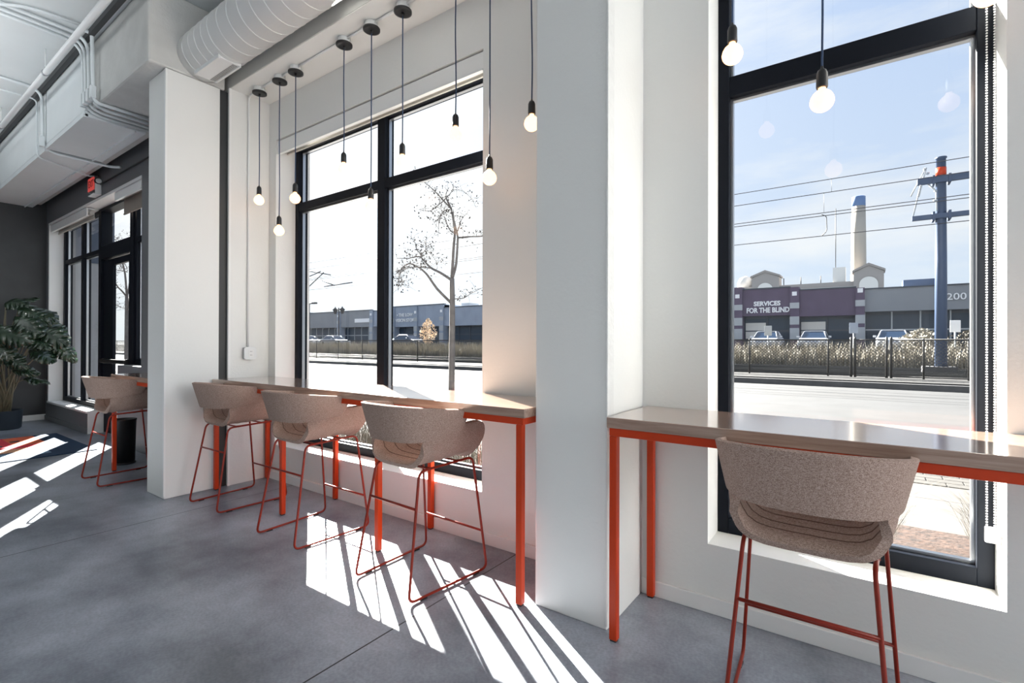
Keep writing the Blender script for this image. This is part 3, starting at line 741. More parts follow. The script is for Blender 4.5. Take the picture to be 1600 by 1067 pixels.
# (lateral, height, depth, length, width, heading degrees in the picture plane, droop)
LV = [(.22, 2.0, .0, .50, .17, -28, .35), (.25, 1.82, -.1, .52, .19, -32, .3), (.08, 1.60, -.25, .55, .19, -18, .3), (.50, 1.62, .05, .52, .18, -22, .45),
      (.35, 1.50, .0, .50, .17, -10, .3), (.30, 1.28, .1, .40, .15, -16, .35), (.10, 1.20, -.1, .36, .13, -30, .4), (.12, .95, 0, .32, .10, 10, .5), (.20, .80, .1, .34, .09, 14, .5),
      (-.10, 1.95, .1, .42, .15, 60, .5), (.0, 2.05, 0, .36, .13, 20, .6), (-.25, 1.75, -.1, .5, .18, 150, .4), (-.3, 1.5, .1, .5, .18, 200, .3), (-.2, 1.3, -.2, .5, .17, 180, .3),
      (-.05, 1.75, -.2, .45, .16, -60, .4), (.0, 1.40, -.3, .46, .17, -40, .4), (-.3, 2.0, 0, .45, .15, 130, .5), (-.1, 1.1, -.2, .4, .15, 215, .4), (.18, 1.72, .25, .45, .16, 5, .4), (.30, 1.95, .2, .40, .15, -5, .5),
      (.05, 1.85, .2, .40, .14, 40, .5), (.45, 1.40, .3, .42, .15, -35, .5), (.0, 1.0, .2, .36, .12, -150, .5), (.15, 1.45, .3, .42, .15, -25, .4)]
for i, (lx, hz, dy, Lh, Wd, hd, dr) in enumerate(LV):
    bm = leaf_mesh(Lh*.92, Wd*1.25, i*3+1, dr)
    a = math.radians(hd); dirv = RT*math.cos(a)+Vector((0, 0, 1))*math.sin(a)*.8+FW*RR.uniform(-.5, .3); dirv.normalize()
    nrm = (-FW*RR.uniform(.5, 1.0)+Vector((0, 0, 1))*RR.uniform(.4, 1.1)+RT*RR.uniform(-.3, .3)); nrm = (nrm-dirv*nrm.dot(dirv)).normalized(); xx = dirv.cross(nrm)
    p = RT*lx+FW*dy+Vector((0, 0, hz))
    Mx = Matrix((xx, dirv, nrm)).transposed().to_4x4(); Mx.translation = p
    bmesh.ops.transform(bm, matrix=Mx, verts=bm.verts); 
    lf = link('leaf', bm, LEAF, pl_, smooth=True); s = lf.modifiers.new('thick', 'SOLIDIFY'); s.thickness = .003
    b0 = Vector((RR.uniform(-.06, .06), RR.uniform(-.06, .06), .27)); mid = (b0+p)/2+RT*RR.uniform(-.12, .02)+Vector((0, 0, .15))
    tubeo('stem', [b0, mid, p], [.011]*9, STEM, pl_, 6) if False else tubeo('stem', [b0, b0*.6+mid*.4, mid, mid*.45+p*.55, p], [.013, .011, .009, .008, .006], STEM, pl_, 6)

# ================================================================== OUTSIDE
ex = []
def ground(name, label, cat, x0, x1, y0, y1, z0, z1, m): return tag(boxo(name, x0, x1, y0, y1, z0, z1, m), label, cat)
GX0, GX1 = -160, 60
def walk_mat():
    m, t, b = principled('sidewalk_with_joints'); n = t.nodes; l = t.links
    tc = n.new('ShaderNodeTexCoord'); nz = n.new('ShaderNodeTexNoise'); nz.inputs['Scale'].default_value = 2.5; nz.inputs['Detail'].default_value = 6; l.new(tc.outputs['Object'], nz.inputs['Vector'])
    r = n.new('ShaderNodeValToRGB'); l.new(nz.outputs[0], r.inputs[0]); r.color_ramp.elements[0].color = (.070, .064, .060, 1); r.color_ramp.elements[1].color = (.092, .086, .080, 1)
    br = n.new('ShaderNodeTexBrick'); br.offset = 0; br.inputs['Scale'].default_value = 1; br.inputs['Brick Width'].default_value = 1.5; br.inputs['Row Height'].default_value = 1.5; br.inputs['Mortar Size'].default_value = .010
    l.new(tc.outputs['Object'], br.inputs['Vector']); br.inputs['Color1'].default_value = (1, 1, 1, 1); br.inputs['Color2'].default_value = (1, 1, 1, 1); br.inputs['Mortar'].default_value = (.25, .25, .25, 1)
    mm = n.new('ShaderNodeMixRGB'); mm.blend_type = 'MULTIPLY'; mm.inputs[0].default_value = 1; l.new(r.outputs[0], mm.inputs[1]); l.new(br.outputs[0], mm.inputs[2]); l.new(mm.outputs[0], b.inputs['Base Color']); b.inputs['Roughness'].default_value = .9
    return m
WALKJ = walk_mat()
ground('sidewalk', 'pale concrete sidewalk right outside the windows', 'sidewalk', GX0, GX1, 3.13, 9.4, -.3, -.02, WALKJ)
ground('curb', 'near concrete curb between the sidewalk and the street', 'curb', GX0, GX1, 9.4, 9.58, -.3, -.015, CURBM)
ground('street', 'wide asphalt street beyond the sidewalk', 'street', GX0, GX1, 9.58, 21.7, -.4, -.15, ASPH)
ground('curb', 'far concrete curb in front of the chain-link fence', 'curb', GX0, GX1, 21.7, 22.0, -.4, .05, CURBM)
ground('track_bed', 'grey ballast bed carrying the light-rail tracks behind the fence', 'track bed', GX0, GX1, 22.0, 36.9, -.4, .10, BALLAST)
ground('parking_lot', 'raised parking lot in front of the long low building', 'parking lot', GX0, GX1, 36.9, 49.0, -.4, .90, ASPH)
for y in (26.2, 27.0, 29.6, 31.0):
    pass
for i, (y, lb) in enumerate(((25.6, 'steel rail nearest the fence'), (27.0, 'second steel rail from the fence'), (29.9, 'third steel rail from the fence'), (31.3, 'steel rail farthest from the fence'))):
    bm = BM(); box(bm, GX0, GX1, y-.035, y+.035, .10, .25); box(bm, GX0, GX1, y-.25, y+.25, .10, .13); tag(link('rail', bm, DARKGAP), lb, 'rail', 'light-rail tracks')
bm = BM(); box(bm, -12, 8, 3.14, 4.85, -.02, .03)
tag(link('planting_bed', bm, MULCH, bevel=.02), 'strip of reddish bark mulch below the windows outside', 'planting bed')
R2 = random.Random(11)
bm = BM()
for k in range(260):
    y = 6.62+.62*(k % 4)/4; pass
for r_ in range(4):
    for c_ in range(90):
        x = -14+c_*.30+(r_ % 2)*.15; box(bm, x, x+.285, 6.60+r_*.155, 6.60+r_*.155+.14, -.02, -.012)
tag(link('paver_band', bm, WALK), 'band of small pavers crossing the sidewalk', 'pavers')
def blades(bm, cx, cy, z0, n, rad, hgt, lean, wid, R, sp=1.0):
    for k in range(n):
        a = R.uniform(0, 2*PI); r = rad*R.random()**.6; bx, by = cx+r*math.cos(a)*sp, cy+r*math.sin(a)
        h = hgt*R.uniform(.55, 1.1); ln = lean*R.uniform(.2, 1)*h; a2 = a+R.uniform(-.7, .7); s = a+PI/2
        dx, dy = math.cos(s)*wid, math.sin(s)*wid
        p0 = Vector((bx, by, z0)); p1 = p0+Vector((math.cos(a2)*ln*.35, math.sin(a2)*ln*.35, h*.6)); p2 = p0+Vector((math.cos(a2)*ln, math.sin(a2)*ln, h*(1-.25*ln/h)))
        v = [bm.verts.new(q) for q in (p0-Vector((dx, dy, 0)), p0+Vector((dx, dy, 0)), p1+Vector((dx, dy, 0))*.7, p1-Vector((dx, dy, 0))*.7, p2)]
        bm.faces.new(v[:4]); bm.faces.new((v[3], v[2], v[4]))
clump = []
for (x, y, h, lb) in [(-.02, 4.15, .62, 'wispy dry grass clump outside the right window, behind the stool'), (.75, 4.5, .45, 'low dry grass clump at the right side of the right window'), (-.9, 4.3, .5, 'dry grass clump beyond the left edge of the right window')]:
    bm = BM(); blades(bm, 0, 0, .03, 420, .16, h, .95, .0022, R2); o = link('grass_clump', bm, DRYG2); o.location = (x, y, 0); tag(o, lb, 'ornamental grass', 'grass clumps outside the right window')
bm = BM()
for x in [k*.34-9.2 for k in range(22)]: blades(bm, x+R2.uniform(-.1, .1), 4.15+R2.uniform(-.4, .4), .03, 170, .26, .62, .9, .003, R2)
tag(link('ornamental_grass', bm, DRYG2), 'strip of silver dry grass outside the large left window', 'ornamental grass', None, 'stuff')
bm = BM()
for k in range(30000):
    u = R2.random(); x = -95+107*u; y = R2.uniform(33.6, 36.3)
    blades(bm, x, y, .10, 1, .05, 1.55 if y > 35 else 1.15, .35, .032, R2)
tag(link('meadow_grass', bm, DRYG), 'belt of tall tan dry grass between the tracks and the parking lot', 'dry grass', None, 'stuff')

# fence
FY = 24.3; FZ0, FZ1 = .10, 1.60
posts = [-4.18-3.05*k for k in range(28)]+[-1.19, 1.87, 3.14, 6.2, 9.2]
f = thing('chainlink_fence', 'long dark chain-link fence along the far side of the street', 'fence', (0, FY, FZ0))
for x in posts:
    bm = BM(); lathe(bm, [(.035, 0), (.035, FZ1-FZ0+.03), (.01, FZ1-FZ0+.06)], (x, 0, 0), 8); link('fence_post', bm, FENCEM, f)
for nm, z in (('top_rail', FZ1-FZ0), ('bottom_rail', .06)):
    bm = BM(); tube(bm, [(-90, 0, z), (-.40, 0, z)], .034, 6); tube(bm, [(.86, 0, z), (10, 0, z)], .034, 6); link(nm, bm, FENCEM, f)
def mesh_wires(bm, x0, x1, h, p, th):
    for s in (1, -1):
        x = x0-h
        while x < x1+h:
            a, b = (x, 0.06), (x+h*s, h)
            # clip to span
            t0, t1 = 0, 1; dx = b[0]-a[0]
            for lim, sg in ((x0, 1), (x1, -1)):
                c0 = (a[0]-lim)*sg; c1 = (b[0]-lim)*sg
                if c0 < 0 and c1 < 0: t0, t1 = 1, 0; break
                if c0 < 0: t0 = max(t0, c0/(c0-c1))
                elif c1 < 0: t1 = min(t1, c0/(c0-c1))
            if t1 > t0+.02:
                P = [Vector((a[0]+dx*q, .01*s, a[1]+(b[1]-a[1])*q)) for q in (t0, t1)]
                v = [bm.verts.new(P[0]+o_) for o_ in (Vector((-th, 0, 0)), Vector((th, 0, 0)), Vector((0, th, 0)))]
                w_ = [bm.verts.new(P[1]+o_) for o_ in (Vector((-th, 0, 0)), Vector((th, 0, 0)), Vector((0, th, 0)))]
                for k in range(3): bm.faces.new((v[k], v[(k+1) % 3], w_[(k+1) % 3], w_[k]))
            x += p
bm = BM(); mesh_wires(bm, -89, -.42, FZ1-FZ0, .13, .012); mesh_wires(bm, .88, 10, FZ1-FZ0, .13, .012); link('chain_link_mesh', bm, FENCEM, f)
g = thing('fence_gate', 'narrow chain-link gate between heavier posts in the fence', 'gate', (.23, FY, FZ0))
for x in (-.63, -.50, .52, .66):
    bm = BM(); lathe(bm, [(.045, 0), (.045, FZ1-FZ0+.08), (.01, FZ1-FZ0+.12)], (x, 0, 0), 8); link('gate_post', bm, FENCEM, g)
for z in (.05, FZ1-FZ0): tubeo('gate_rail', [(-.5, 0, z), (.52, 0, z)], .026, FENCEM, g, 6)
bm = BM(); mesh_wires(bm, -.49, .51, FZ1-FZ0, .13, .012); link('chain_link_mesh', bm, FENCEM, g)
bm = BM(); box(bm, .54, .62, -.06, .06, .95, 1.10); link('latch', bm, FENCEM, g)

# catenary pole
t = thing('catenary_pole', 'tall blue-grey light-rail pole with two cross arms and an orange band', 'pole', (2.70, 27.7, .10))
latheo('mast', [(.215, .35), (.20, 5), (.165, 9.25), (.20, 9.26), (.20, 9.31), (.02, 9.34)], POLEM, t, seg=14)
latheo('orange_band', [(.182, 8.52), (.182, 8.86)], ORANGE, t, seg=14)
boxo('concrete_base', -.62, .50, -.45, .45, 0, .38, CURBM, t, .02)
for z, x0, x1, nm in ((8.32, -.80, 1.15, 'upper_arm'), (6.78, -.98, 1.15, 'lower_arm')):
    bm = BM(); box(bm, x0, x1, -.30, -.14, z-.13 if z > 8 else z-.11, z+.13 if z > 8 else z+.09); a_ = link(nm, bm, POLEM, t, bevel=.01)
    bm = BM(); box(bm, -.30, -.22, -.36, .24, z-.18, z+.18); box(bm, .22, .30, -.36, .24, z-.18, z+.18); link('clamp', bm, POLEM, a_)
bm = BM()
for P in ([(-.95, -.22, 6.82), (-.55, -.22, 8.85)], [(-1.02, -.22, 7.75), (-.55, -.22, 8.8)], [(-.75, -.22, 7.7), (-.50, -.22, 8.9)], [(-.45, -.22, 8.20), (-.18, -.22, 7.85)], [(-.18, -.22, 7.85), (-.15, -.22, 7.0)]): tube(bm, P, .03, 6)
for p in ((-.55, -.22, 8.85), (-.45, -.22, 8.65), (-.2, -.22, 7.85), (-.22, -.22, 7.45), (1.08, -.22, 8.62), (1.1, -.22, 7.1)): bmesh.ops.create_icosphere(bm, subdivisions=1, radius=.07, matrix=Matrix.Translation(p))
link('insulator_struts', bm, POLEH, t)
for k, (z, lb) in enumerate([(9.10, 'topmost overhead wire above the tracks'), (8.50, 'second overhead wire from the top'), (7.57, 'third overhead wire, one of a close pair'), (7.43, 'lower wire of the close pair over the tracks'), (6.49, 'lowest overhead wire over the tracks')]):
    pts = []
    x = -140
    while x <= 40: pts.append((x, 27.2, z)); x += 30
    tag(tubeo('overhead_wire', pts, .018, WIREM, None, 5), lb, 'wire', 'overhead wires')
bm = BM(); tube(bm, [(-1.2, 27.2, 9.08), (-1.2, 27.2, 8.50)], .007, 5); tube(bm, [(-1.50, 27.2, 8.5), (-1.50, 27.2, 7.57)], .007, 5)
tube(bm, fillet([(-1.6, 27.2, 7.5), (-1.4, 27.2, 7.4), (-1.38, 27.2, 6.7), (-1.58, 27.2, 6.5)], .3), .02, 6)
tag(link('wire_dropper', bm, WIREM), 'thin droppers and a curved jumper between the overhead wires', 'wire')
t = thing('catenary_pole', 'distant catenary mast with angled arms at the left edge of the large window', 'pole', (-43, 27.9, 8))
bm = BM()
for P in ([(-2, 0, .55), (1.9, 0, -.15)], [(-2, 0, -1.2), (.8, 0, .15)], [(-2, 0, -.1), (.3, 0, .3)], [(.9, 0, -1.2), (5.2, 0, -1.1)], [(.6, 0, -.6), (2.5, 0, -1.2)]): tube(bm, P, .05, 6)
link('arm_tubes', bm, WIREM, t)
bm = BM(); lathe(bm, [(.2, -7.9), (.17, 1.3)], (-2.6, 0, 0), 10); link('mast', bm, POLEM, t)

# ------------------------------------------------------------------ long building across the street
BY = 49; BZ = .9
bld = thing('shop_building', 'long low shop building with purple brick and grey block fronts across the street', 'building', (0, BY, BZ))
def bbx(nm, x0, x1, y0, y1, z0, z1, m, par=None): return boxo(nm, x0, x1, y0-BY, y1-BY, z0-BZ, z1-BZ, m, par or bld)
def facade(x0, x1, top, band, m, wall_m=None):
    wl = bbx('front_wall', x0, x1, BY, BY+14, band, top, m)
    bbx('parapet_cap', x0, x1, BY-.08, BY+.3, top, top+.10, SHOPD, wl)
    bbx('shop_recess', x0, x1, BY+.9, BY+14, BZ, band, SHOPD)
    n = max(2, int((x1-x0)/1.7)); wd = (x1-x0)/n
    fr = BM(); gl = BM(); refl_ = BM()
    for k in range(n):
        a = x0+k*wd
        box(gl, a+.07, a+wd-.07, BY+.80-BY, BY+.86-BY, .35, band-BZ-.25)
        if m is PURP and k % 3 != 1: box(refl_, a+.12, a+wd-.12, .765, .795, 1.5 if k % 2 else 1.0, 2.45)
        box(fr, a-.05, a+.05, .74, .9, 0, band-BZ)
    box(fr, x0, x1, .74, .9, 1.65, 1.75); box(fr, x0, x1, .74, .9, 0, .35)
    g_ = link('shop_windows', gl, SHOPG, bld); link('window_frames', fr, POLEH if m is GREYB else SHOPD, g_)
    if m is PURP: link('window_reflections', refl_, TANP, bld)  # pale panels in front of the glass stand in for its reflections
    return wl
def pilaster(x0, x1, top, m):
    p = bbx('pilaster', x0, x1, BY-.25, BY+1, BZ, top, m)
    for z0, z1 in ((BZ+3.6, BZ+4.1), (BZ+2.2, BZ+2.9), (BZ+.9, BZ+1.9)):
        bm = BM(); box(bm, x0-.02, x1+.02, -.28, -.2, z0-BZ, z1-BZ); link('pale_block', bm, PALEB, p)
    bm = BM(); box(bm, (x0+x1)/2-.18, (x0+x1)/2+.18, -.31, -.2, 4.7, 5.05); link('wall_light', bm, SIGNW, p)
facade(-9.0, -5.17, 6.35, 3.95, PURP); facade(-4.54, -.46, 6.05, 3.80, PURP); facade(.10, 16, 5.85, 4.05, GREYB)
pilaster(-9.8, -9.0, 6.6, PURP); pilaster(-5.17, -4.50, 6.35, PURP); pilaster(-.5, .10, 6.0, PURP)
facade(-56.7, -46.3, 6.70, 3.75, HAZYSLATE); facade(-46.3, -38.4, 6.20, 3.75, HAZYSLATE); facade(-38.4, -9.8, 6.3, 3.75, HAZYSLATE)
facade(-61.5, -56.7, 6.25, 3.9, HAZYSLATE); facade(-79, -61.5, 6.45, 3.9, GREYB); facade(-100, -79, 6.7, 3.9, HAZYSLATE)
pilaster(-56.9, -56.2, 6.6, HAZYSLATE); pilaster(-52.0, -51.4, 6.6, HAZYSLATE); pilaster(-47.0, -46.3, 6.6, HAZYSLATE); pilaster(-70, -69.3, 6.4, HAZYSLATE); pilaster(-61.8, -61.1, 6.4, HAZYSLATE)
bbx('rooftop_unit', -39.9+.0, -37.5, BY+2, BY+4, 6.2, 7.0, PALEB); bbx('rooftop_unit', -45, -43.6, BY+2, BY+4, 6.2, 6.9, PALEB); bbx('rooftop_unit', 2.7, 5.0, BY+3, BY+5, 5.8, 6.75, POLEM)
RXT = (PI/2, 0, 0)
sg = thing('shop_sign', 'white SERVICES FOR THE BLIND lettering on the purple brick front', 'sign', (-6.95, BY-.04, 4.75))
text('sign_line', 'SERVICES', .55, SIGNW, (-.05, -.02, .26), RXT, sg, .03, sx=.95, bold=.022)
text('sign_line', 'FOR THE BLIND', .62, SIGNW, (0, -.02, -.33), RXT, sg, .03, sx=.78, bold=.022)
sg = thing('shop_sign', 'pale THE LOW VISION STORE lettering on the slate building front', 'sign', (-53.9, BY-.04, 5.05))
text('sign_line', '• THE LOW •', .66, SIGNW, (0, -.02, .40), RXT, sg, .03, bold=.01)
text('sign_line', 'VISION STORE', .66, SIGNW, (0, -.02, -.38), RXT, sg, .03, bold=.01)
sg = thing('building_number', 'pale 200 numerals on the grey block building front', 'number', (5.64, BY-.04, 4.98))
text('numerals', '200', .70, SIGNW, (0, -.02, 0), RXT, sg, .03, sx=1.1, bold=.005)
tag(boxo('fascia_sign', -65.6, -61.9, BY-.1, BY-.02, 4.6, 5.2, SIGNW), 'pale strip sign on the grey front, seen in the left pane of the large window', 'sign')

# power plant far behind
PY = 150
pp = thing('power_plant', 'distant tan industrial building with two gabled blocks and arches', 'building', (0, PY, 0))
boxo('long_hall', -30, 4, 0.5, 5, 0, 17.3, TAN, pp)
boxo('pale_band', -18, 4, .1, .6, 14.5, 16.0, TANP, pp)
for x0, x1, ze, zr in ((-25.2, -18.5, 19.6, 21.0), (-1.95, 4.1, 19.3, 20.9)):
    bm = BM(); prism(bm, [(x0, 0), (x1, 0), (x1, ze), ((x0+x1)/2, zr), (x0, ze)], -.4, 5, 'Y'); q = link('gabled_block', bm, TAN, pp)
    bm = BM(); c = (x0+x1)/2; prism(bm, [(c-1.9, 13)]+[(c-1.9*math.cos(a*PI/10), 16.2+1.9*math.sin(a*PI/10)) for a in range(11)]+[(c+1.9, 13)], -.7, -.3, 'Y'); link('arched_opening', bm, TANP, q)
    bm = BM(); prism(bm, [(x0-.3, ze), (x0-.3, ze+.5), (c, zr+.6), (x1+.3, ze+.5), (x1+.3, ze), (c, zr)], -.8, 5.2, 'Y'); link('cornice', bm, mat('tan_dark', (.30, .27, .25), .8), q)
bx_ = boxo('roof_box', -6.37, -3.66, 1, 4, 17.3, 21.1, TANP, pp)
tubeo('antenna', [(-5.8, 2, 21), (-5.8, 2, 36.5)], .10, WIREM, pp, 6)
for x in (-17.5, -13.5, -9): tubeo('vent_pipe', [(x, 1, 17), (x, 1, 19.2)], .12, WIREM, pp, 6)
latheo('dome', [(2.2, 17), (2.2, 19), (1.6, 20.3), (.1, 20.9)], TANP, pp, c=(-27.5, 4, 0), seg=16)
t = thing('chimney', 'tall cream smokestack with a blue band at its top', 'chimney', (-1.0, 158, 0))
latheo('stack', [(1.80, 0), (1.70, 19), (1.62, 30), (1.50, 37.8)], STACK, t, seg=24)
latheo('top_band', [(1.52, 37.6), (1.50, 40.1), (1.35, 40.2), (1.3, 39.6)], STACKB, t, seg=24)

# ------------------------------------------------------------------ cars
def make_car(name, label, x, y, z, rz, paint, gr):
    t = thing(name, label, 'car', (x, y, z), rz, gr)
    pr = [(-2.25, .35), (-2.30, .62), (-2.15, .82), (-1.1, .95), (-.95, .98), (1.55, 1.0), (2.15, .95), (2.25, .6), (2.2, .35)]
    bm = BM(); prism(bm, pr, -.88, .88, 'Y'); link('car_body', bm, paint, t, bevel=.07)
    cb = [(-1.05, .95), (-.35, 1.40), (.2, 1.46), (1.0, 1.43), (1.75, .98)]
    bm = BM(); v0 = [bm.verts.new((a, -.80+(.18 if b > 1.2 else 0), b)) for a, b in cb]; v1 = [bm.verts.new((a, .80-(.18 if b > 1.2 else 0), b)) for a, b in cb]
    bm.faces.new(v0); bm.faces.new(v1[::-1])
    for i in range(5): bm.faces.new((v0[i], v1[i], v1[(i+1) % 5], v0[(i+1) % 5]))
    link('cabin_glass', bm, CARG, t, bevel=.03)
    bm = BM(); box(bm, -.30, 1.05, -.60, .60, 1.41, 1.49); link('roof', bm, paint, t, bevel=.04)
    bm = BM()
    for s in (-1, 1): tube(bm, [(-1.02, s*.78, .97), (-.33, s*.62, 1.43)], .035, 6); tube(bm, [(1.0, s*.61, 1.44), (1.72, s*.78, 1.0)], .045, 6)
    link('pillars', bm, paint, t)
    for s in (-1, 1): boxo('side_mirror', -.75, -.6, s*.98-.09, s*.98+.09, .98, 1.12, paint, t, .02)
    for wx in (-1.4, 1.4):
        for s in (-1, 1):
            bm = BM(); lathe(bm, [(.33, s*.68), (.33, s*.88), (.2, s*.89)], (wx, 0, .33), 16, 'Y'); link('wheel', bm, TYRE, t)
    bm = BM()
    for s in (-1, 1): box(bm, -2.31, -2.2, s*.62-.16, s*.62+.16, .66, .78)
    link('headlights', bm, SIGNW, t)
    return t
CGp = 'cars parked across the street'
make_car('parked_car', 'silver car facing the street below the SERVICES sign', -5.9, 41.5, .90, PI/2, CARW, CGp)
make_car('parked_car', 'pale car in front of the purple brick shop, right of the SERVICES sign', -2.9, 42.2, .90, PI/2, CARW, CGp)
make_car('parked_car', 'pale car in front of the grey block front, left of the tall pole', 1.6, 41.5, .90, PI/2, CARW, CGp)
make_car('parked_car', 'dark car seen side-on below the VISION STORE sign', -43.8, 40.3, .90, PI, CARD, CGp)
make_car('parked_car', 'pale car seen in the left pane of the large window', -58.3, 40.3, .90, PI, CARW, CGp)
make_car('parked_car', 'second pale car, farther left in the left pane of the large window', -64.5, 40.3, .90, PI, CARW, CGp)

# small sign posts, lamps, shrubs
for (x, h, m_, lb) in [(-.47, 2.72, HAZYSLATE, 'small grey panel on a post above the fence gate'), (-5.1, 2.62, PALEB, 'small pale panel on a post in front of the left parked car'), (4.12, 2.75, SIGNW, 'small white panel on a post right of the tall pole')]:
    t = thing('sign_post', lb, 'sign post', (x, 36.2, .10)); tubeo('post', [(0, 0, 0), (0, 0, h-.4)], .04, POLEH, t, 8)
    boxo('panel', -.22, .22, -.06, -.02, h-.75, h-.10, m_, t, .01)
t = thing('street_lamp', 'twin-headed ornamental street lamp in front of the grey building', 'street lamp', (-59.9, 42, .92))
tubeo('post', [(0, 0, 0), (0, 0, 5.4)], .09, WIREM, t, 8); tubeo('arms', [(-.8, 0, 5.0), (0, 0, 5.15), (.8, 0, 5.0)], .05, WIREM, t, 6)
for s in (-.8, .8): latheo('lamp_head', [(.16, 4.55), (.30, 5.0), (.42, 5.1), (.10, 5.4), (.02, 5.6)], WIREM, t, c=(s, 0, 0), seg=10)
t = thing('street_lamp', 'single-arm street lamp behind the far left part of the building', 'street lamp', (-71.9, 45, .92))
tubeo('post', [(0, 0, 0), (0, 0, 6.7), (1.1, 0, 6.75)], .11, WIREM, t, 8, fil=.1); boxo('lamp_head', .9, 1.9, -.2, .2, 6.6, 6.85, WIREM, t)
def shrub(label, x, y, z, r, h, m_, n, seed, cat='shrub'):
    R = random.Random(seed); bm = BM()
    for k in range(n):
        th = R.uniform(0, 2*PI); u = R.random()**.5; zz = R.random(); rr = r*u*(math.sin(PI*min(.98, zz*.85+.12)))
        p = Vector((rr*math.cos(th), rr*math.sin(th), h*(.12+.88*zz))); s = R.uniform(.05, .12)
        a = Vector((R.uniform(-1, 1), R.uniform(-1, 1), R.uniform(-1, 1))).normalized()*s; b = a.orthogonal().normalized()*s*.7
        bm.faces.new([bm.verts.new(p+q) for q in (a, b, -a, -b)])
    t = thing('shrub', label, cat, (x, y, z)); link('foliage', bm, m_, t)
    bm = BM()
    for k in range(5):
        th = R.uniform(0, 2*PI); tube(bm, [(0, 0, 0), (r*.5*math.cos(th), r*.5*math.sin(th), h*.8)], [.05, .015], 5)
    link('branches', bm, BARK, t)
shrub('pale golden small tree in front of the slate building, right pane of the large window', -41.8+2.7, 38.8, .92, 1.0, 3.2, mat('golden_leaf', (.62, .50, .38), .8), 700, 3, 'tree')
shrub('dry bushy shrub left of the tall pole', 1.9+1.0, 38.6, .92, 1.2, 1.45, DRYG, 700, 4)
shrub('dark low shrub right of the tall pole', 5.6, 40, .92, 1.6, 1.45, mat('dark_shrub', (.09, .08, .06), .9), 800, 6)

# ------------------------------------------------------------------ trees
def Tp(p, dep=0): # traced picture offsets -> metres at 12 m
    x = 580+.2062*p[0]; y = 260+.2062*p[1]; return Vector(((x-706.5)*12/768, dep, 1.42+(536-y)*12/768))
BR = [([(612, 1785), (615, 1400), (617, 1067), (612, 850)], [.082, .074, .068, .062], 0, 0),
      ([(612, 850), (624, 560), (632, 480), (600, 300), (545, 200), (575, 130)], [.04, .034, .030, .024, .014, .006], 0, .3),
      ([(615, 850), (648, 750), (662, 540), (650, 490), (635, 420), (632, 350)], [.036, .03, .024, .02, .012, .005], 0, -.3),
      ([(610, 862), (520, 800), (430, 755), (350, 660), (310, 655), (240, 665), (135, 655)], [.034, .030, .026, .02, .016, .012, .006], 0, .8),
      ([(350, 660), (345, 640), (385, 600), (385, 560), (370, 530)], [.014, .013, .011, .008, .005], .55, 0),
      ([(345, 640), (300, 580), (295, 545), (250, 480)], [.012, .01, .007, .004], .5, .3),
      ([(430, 755), (330, 745), (240, 755), (190, 800), (178, 860), (180, 940)], [.016, .014, .012, .009, .007, .004], .35, 0),
      ([(240, 755), (190, 760), (135, 800)], [.010, .008, .004], .4, .2),
      ([(612, 1040), (500, 930), (430, 820), (380, 780), (310, 750), (260, 800), (250, 900), (275, 945), (295, 900), (275, 820)], [.034, .030, .024, .02, .015, .012, .009, .007, .006, .004], 0, -.9),
      ([(662, 540), (740, 520), (830, 510), (900, 480)], [.022, .018, .014, .008], 0, .5),
      ([(600, 310), (540, 250), (470, 180), (420, 145), (385, 130), (368, 105)], [.02, .017, .013, .009, .006, .004], .15, -.5),
      ([(545, 235), (600, 150), (600, 60)], [.013, .009, .004], .2, .4), ([(545, 240), (500, 265), (430, 315), (370, 300), (305, 278)], [.014, .012, .009, .006, .003], .2, .3),
      ([(590, 315), (545, 318), (510, 380), (505, 430), (500, 525)], [.013, .011, .009, .007, .004], .15, 0), ([(520, 350), (490, 390), (465, 455)], [.009, .006, .003], .15, .2),
      ([(515, 290), (535, 340), (580, 460), (612, 492)], [.006, .009, .012, .014], .2, 0), ([(655, 490), (680, 370), (720, 320)], [.013, .009, .004], 0, .4),
      ([(620, 1005), (700, 995), (745, 950), (830, 900)], [.014, .011, .008, .004], 0, .6), ([(600, 150), (680, 140), (750, 200), (780, 260)], [.007, .006, .005, .003], .3, .3),
      ([(385, 600), (430, 640), (465, 690), (470, 740)], [.007, .006, .005, .003], .5, .2)]
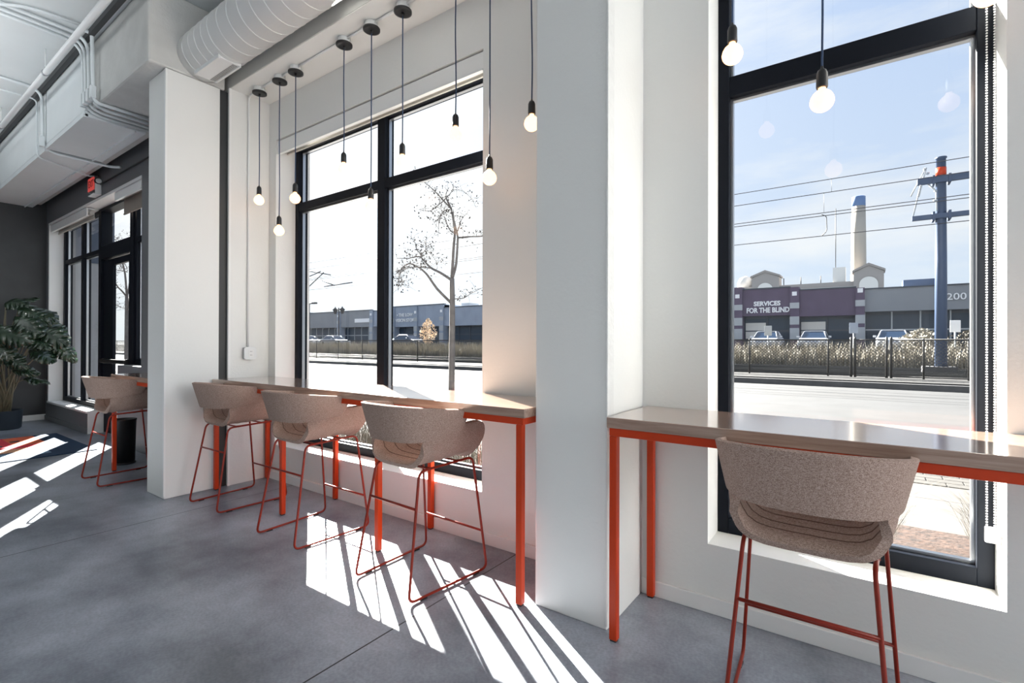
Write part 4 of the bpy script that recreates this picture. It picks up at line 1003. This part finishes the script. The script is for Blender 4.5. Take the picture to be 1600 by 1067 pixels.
def make_tree():
    R = random.Random(21); t = thing('street_tree', '', 'tree', (0, 0, 0), 0, 'bare street trees')
    bm = BM(); tips = []; segs = []
    for pts, rs, d0, d1 in BR:
        P = [Tp(p, d0+(d1)*i/(len(pts)-1)) for i, p in enumerate(pts)]
        # smooth
        Q = []; RRs = []
        for i in range(len(P)-1):
            for k in range(3):
                u = k/3; Q.append(P[i].lerp(P[i+1], u)); RRs.append(rs[i]+(rs[i+1]-rs[i])*u)
        Q.append(P[-1]); RRs.append(rs[-1])
        for i in range(1, len(Q)-1): Q[i] = (Q[i-1]+Q[i]*2+Q[i+1])/4
        (tube(bm, Q, RRs, 8))
        for i in range(len(Q)-1):
            if RRs[i] < .022: segs.append((Q[i], Q[i+1]))
    tr = link('trunk_and_branches', bm, BARK, t, smooth=True)
    bm = BM(); ends = []
    for a, b in segs:
        for k in range(3):
            if R.random() < .62:
                p = a.lerp(b, R.random()); d = Vector((R.uniform(-1, 1), R.uniform(-1, 1), R.uniform(-.6, 1))).normalized()*R.uniform(.12, .42)
                q = p+d*.5+Vector((0, 0, .03)); e_ = p+d; tube(bm, [p, q, e_], [.0045, .003, .0015], 4); ends += [q, e_]
    link('twigs', bm, BARK, t)
    bm = BM()
    for p in ends:
        for k in range(2):
            if R.random() < .50:
                c = p+Vector((R.gauss(0, .05), R.gauss(0, .05), R.gauss(-.02, .05))); s = R.uniform(.022, .040); a = Vector((R.uniform(-1, 1), R.uniform(-1, 1), R.uniform(-1, 1))).normalized()*s; b = a.orthogonal().normalized()*s*.6
                bm.faces.new([bm.verts.new(c+q) for q in (a, b, -a, -b)])
    lv = link('withered_leaves', bm, DLEAF, t)
    bm = BM(); lathe(bm, [(.095, 0), (.10, .06), (.085, .22), (.08, .26)], (Tp((612, 1830)).x, 0, -.02), 14); link('trunk_base', bm, BARK, t)
    return t
tr = make_tree(); tr.location = (-8.16, 8.9, 0); tr.rotation_euler = (0, 0, YAW)
tr['label'] = 'bare young tree with a few dry leaves in the right half of the large window'
t2 = copy_tree(tr); t2.location = (-30.3, 8.9, 0); t2.rotation_euler = (0, 0, YAW+2.2); t2.scale = (1.25, 1.25, 1.25)
t2['label'] = 'bare tree seen through the glass of the entrance door'

# wing of the building outside the entrance windows
t = thing('outside_wall', 'pale sided wall of the entrance recess outside the far left windows', 'wall', (-12.6, 2.74, 0))
boxo('siding', -.3, 0, 0, .72, -.02, 3.0, SIDING, t); boxo('dark_fascia', -.32, .02, 0, .74, 3.0, 4.4, mat('navy_fascia', (.03, .05, .09), .5), t)
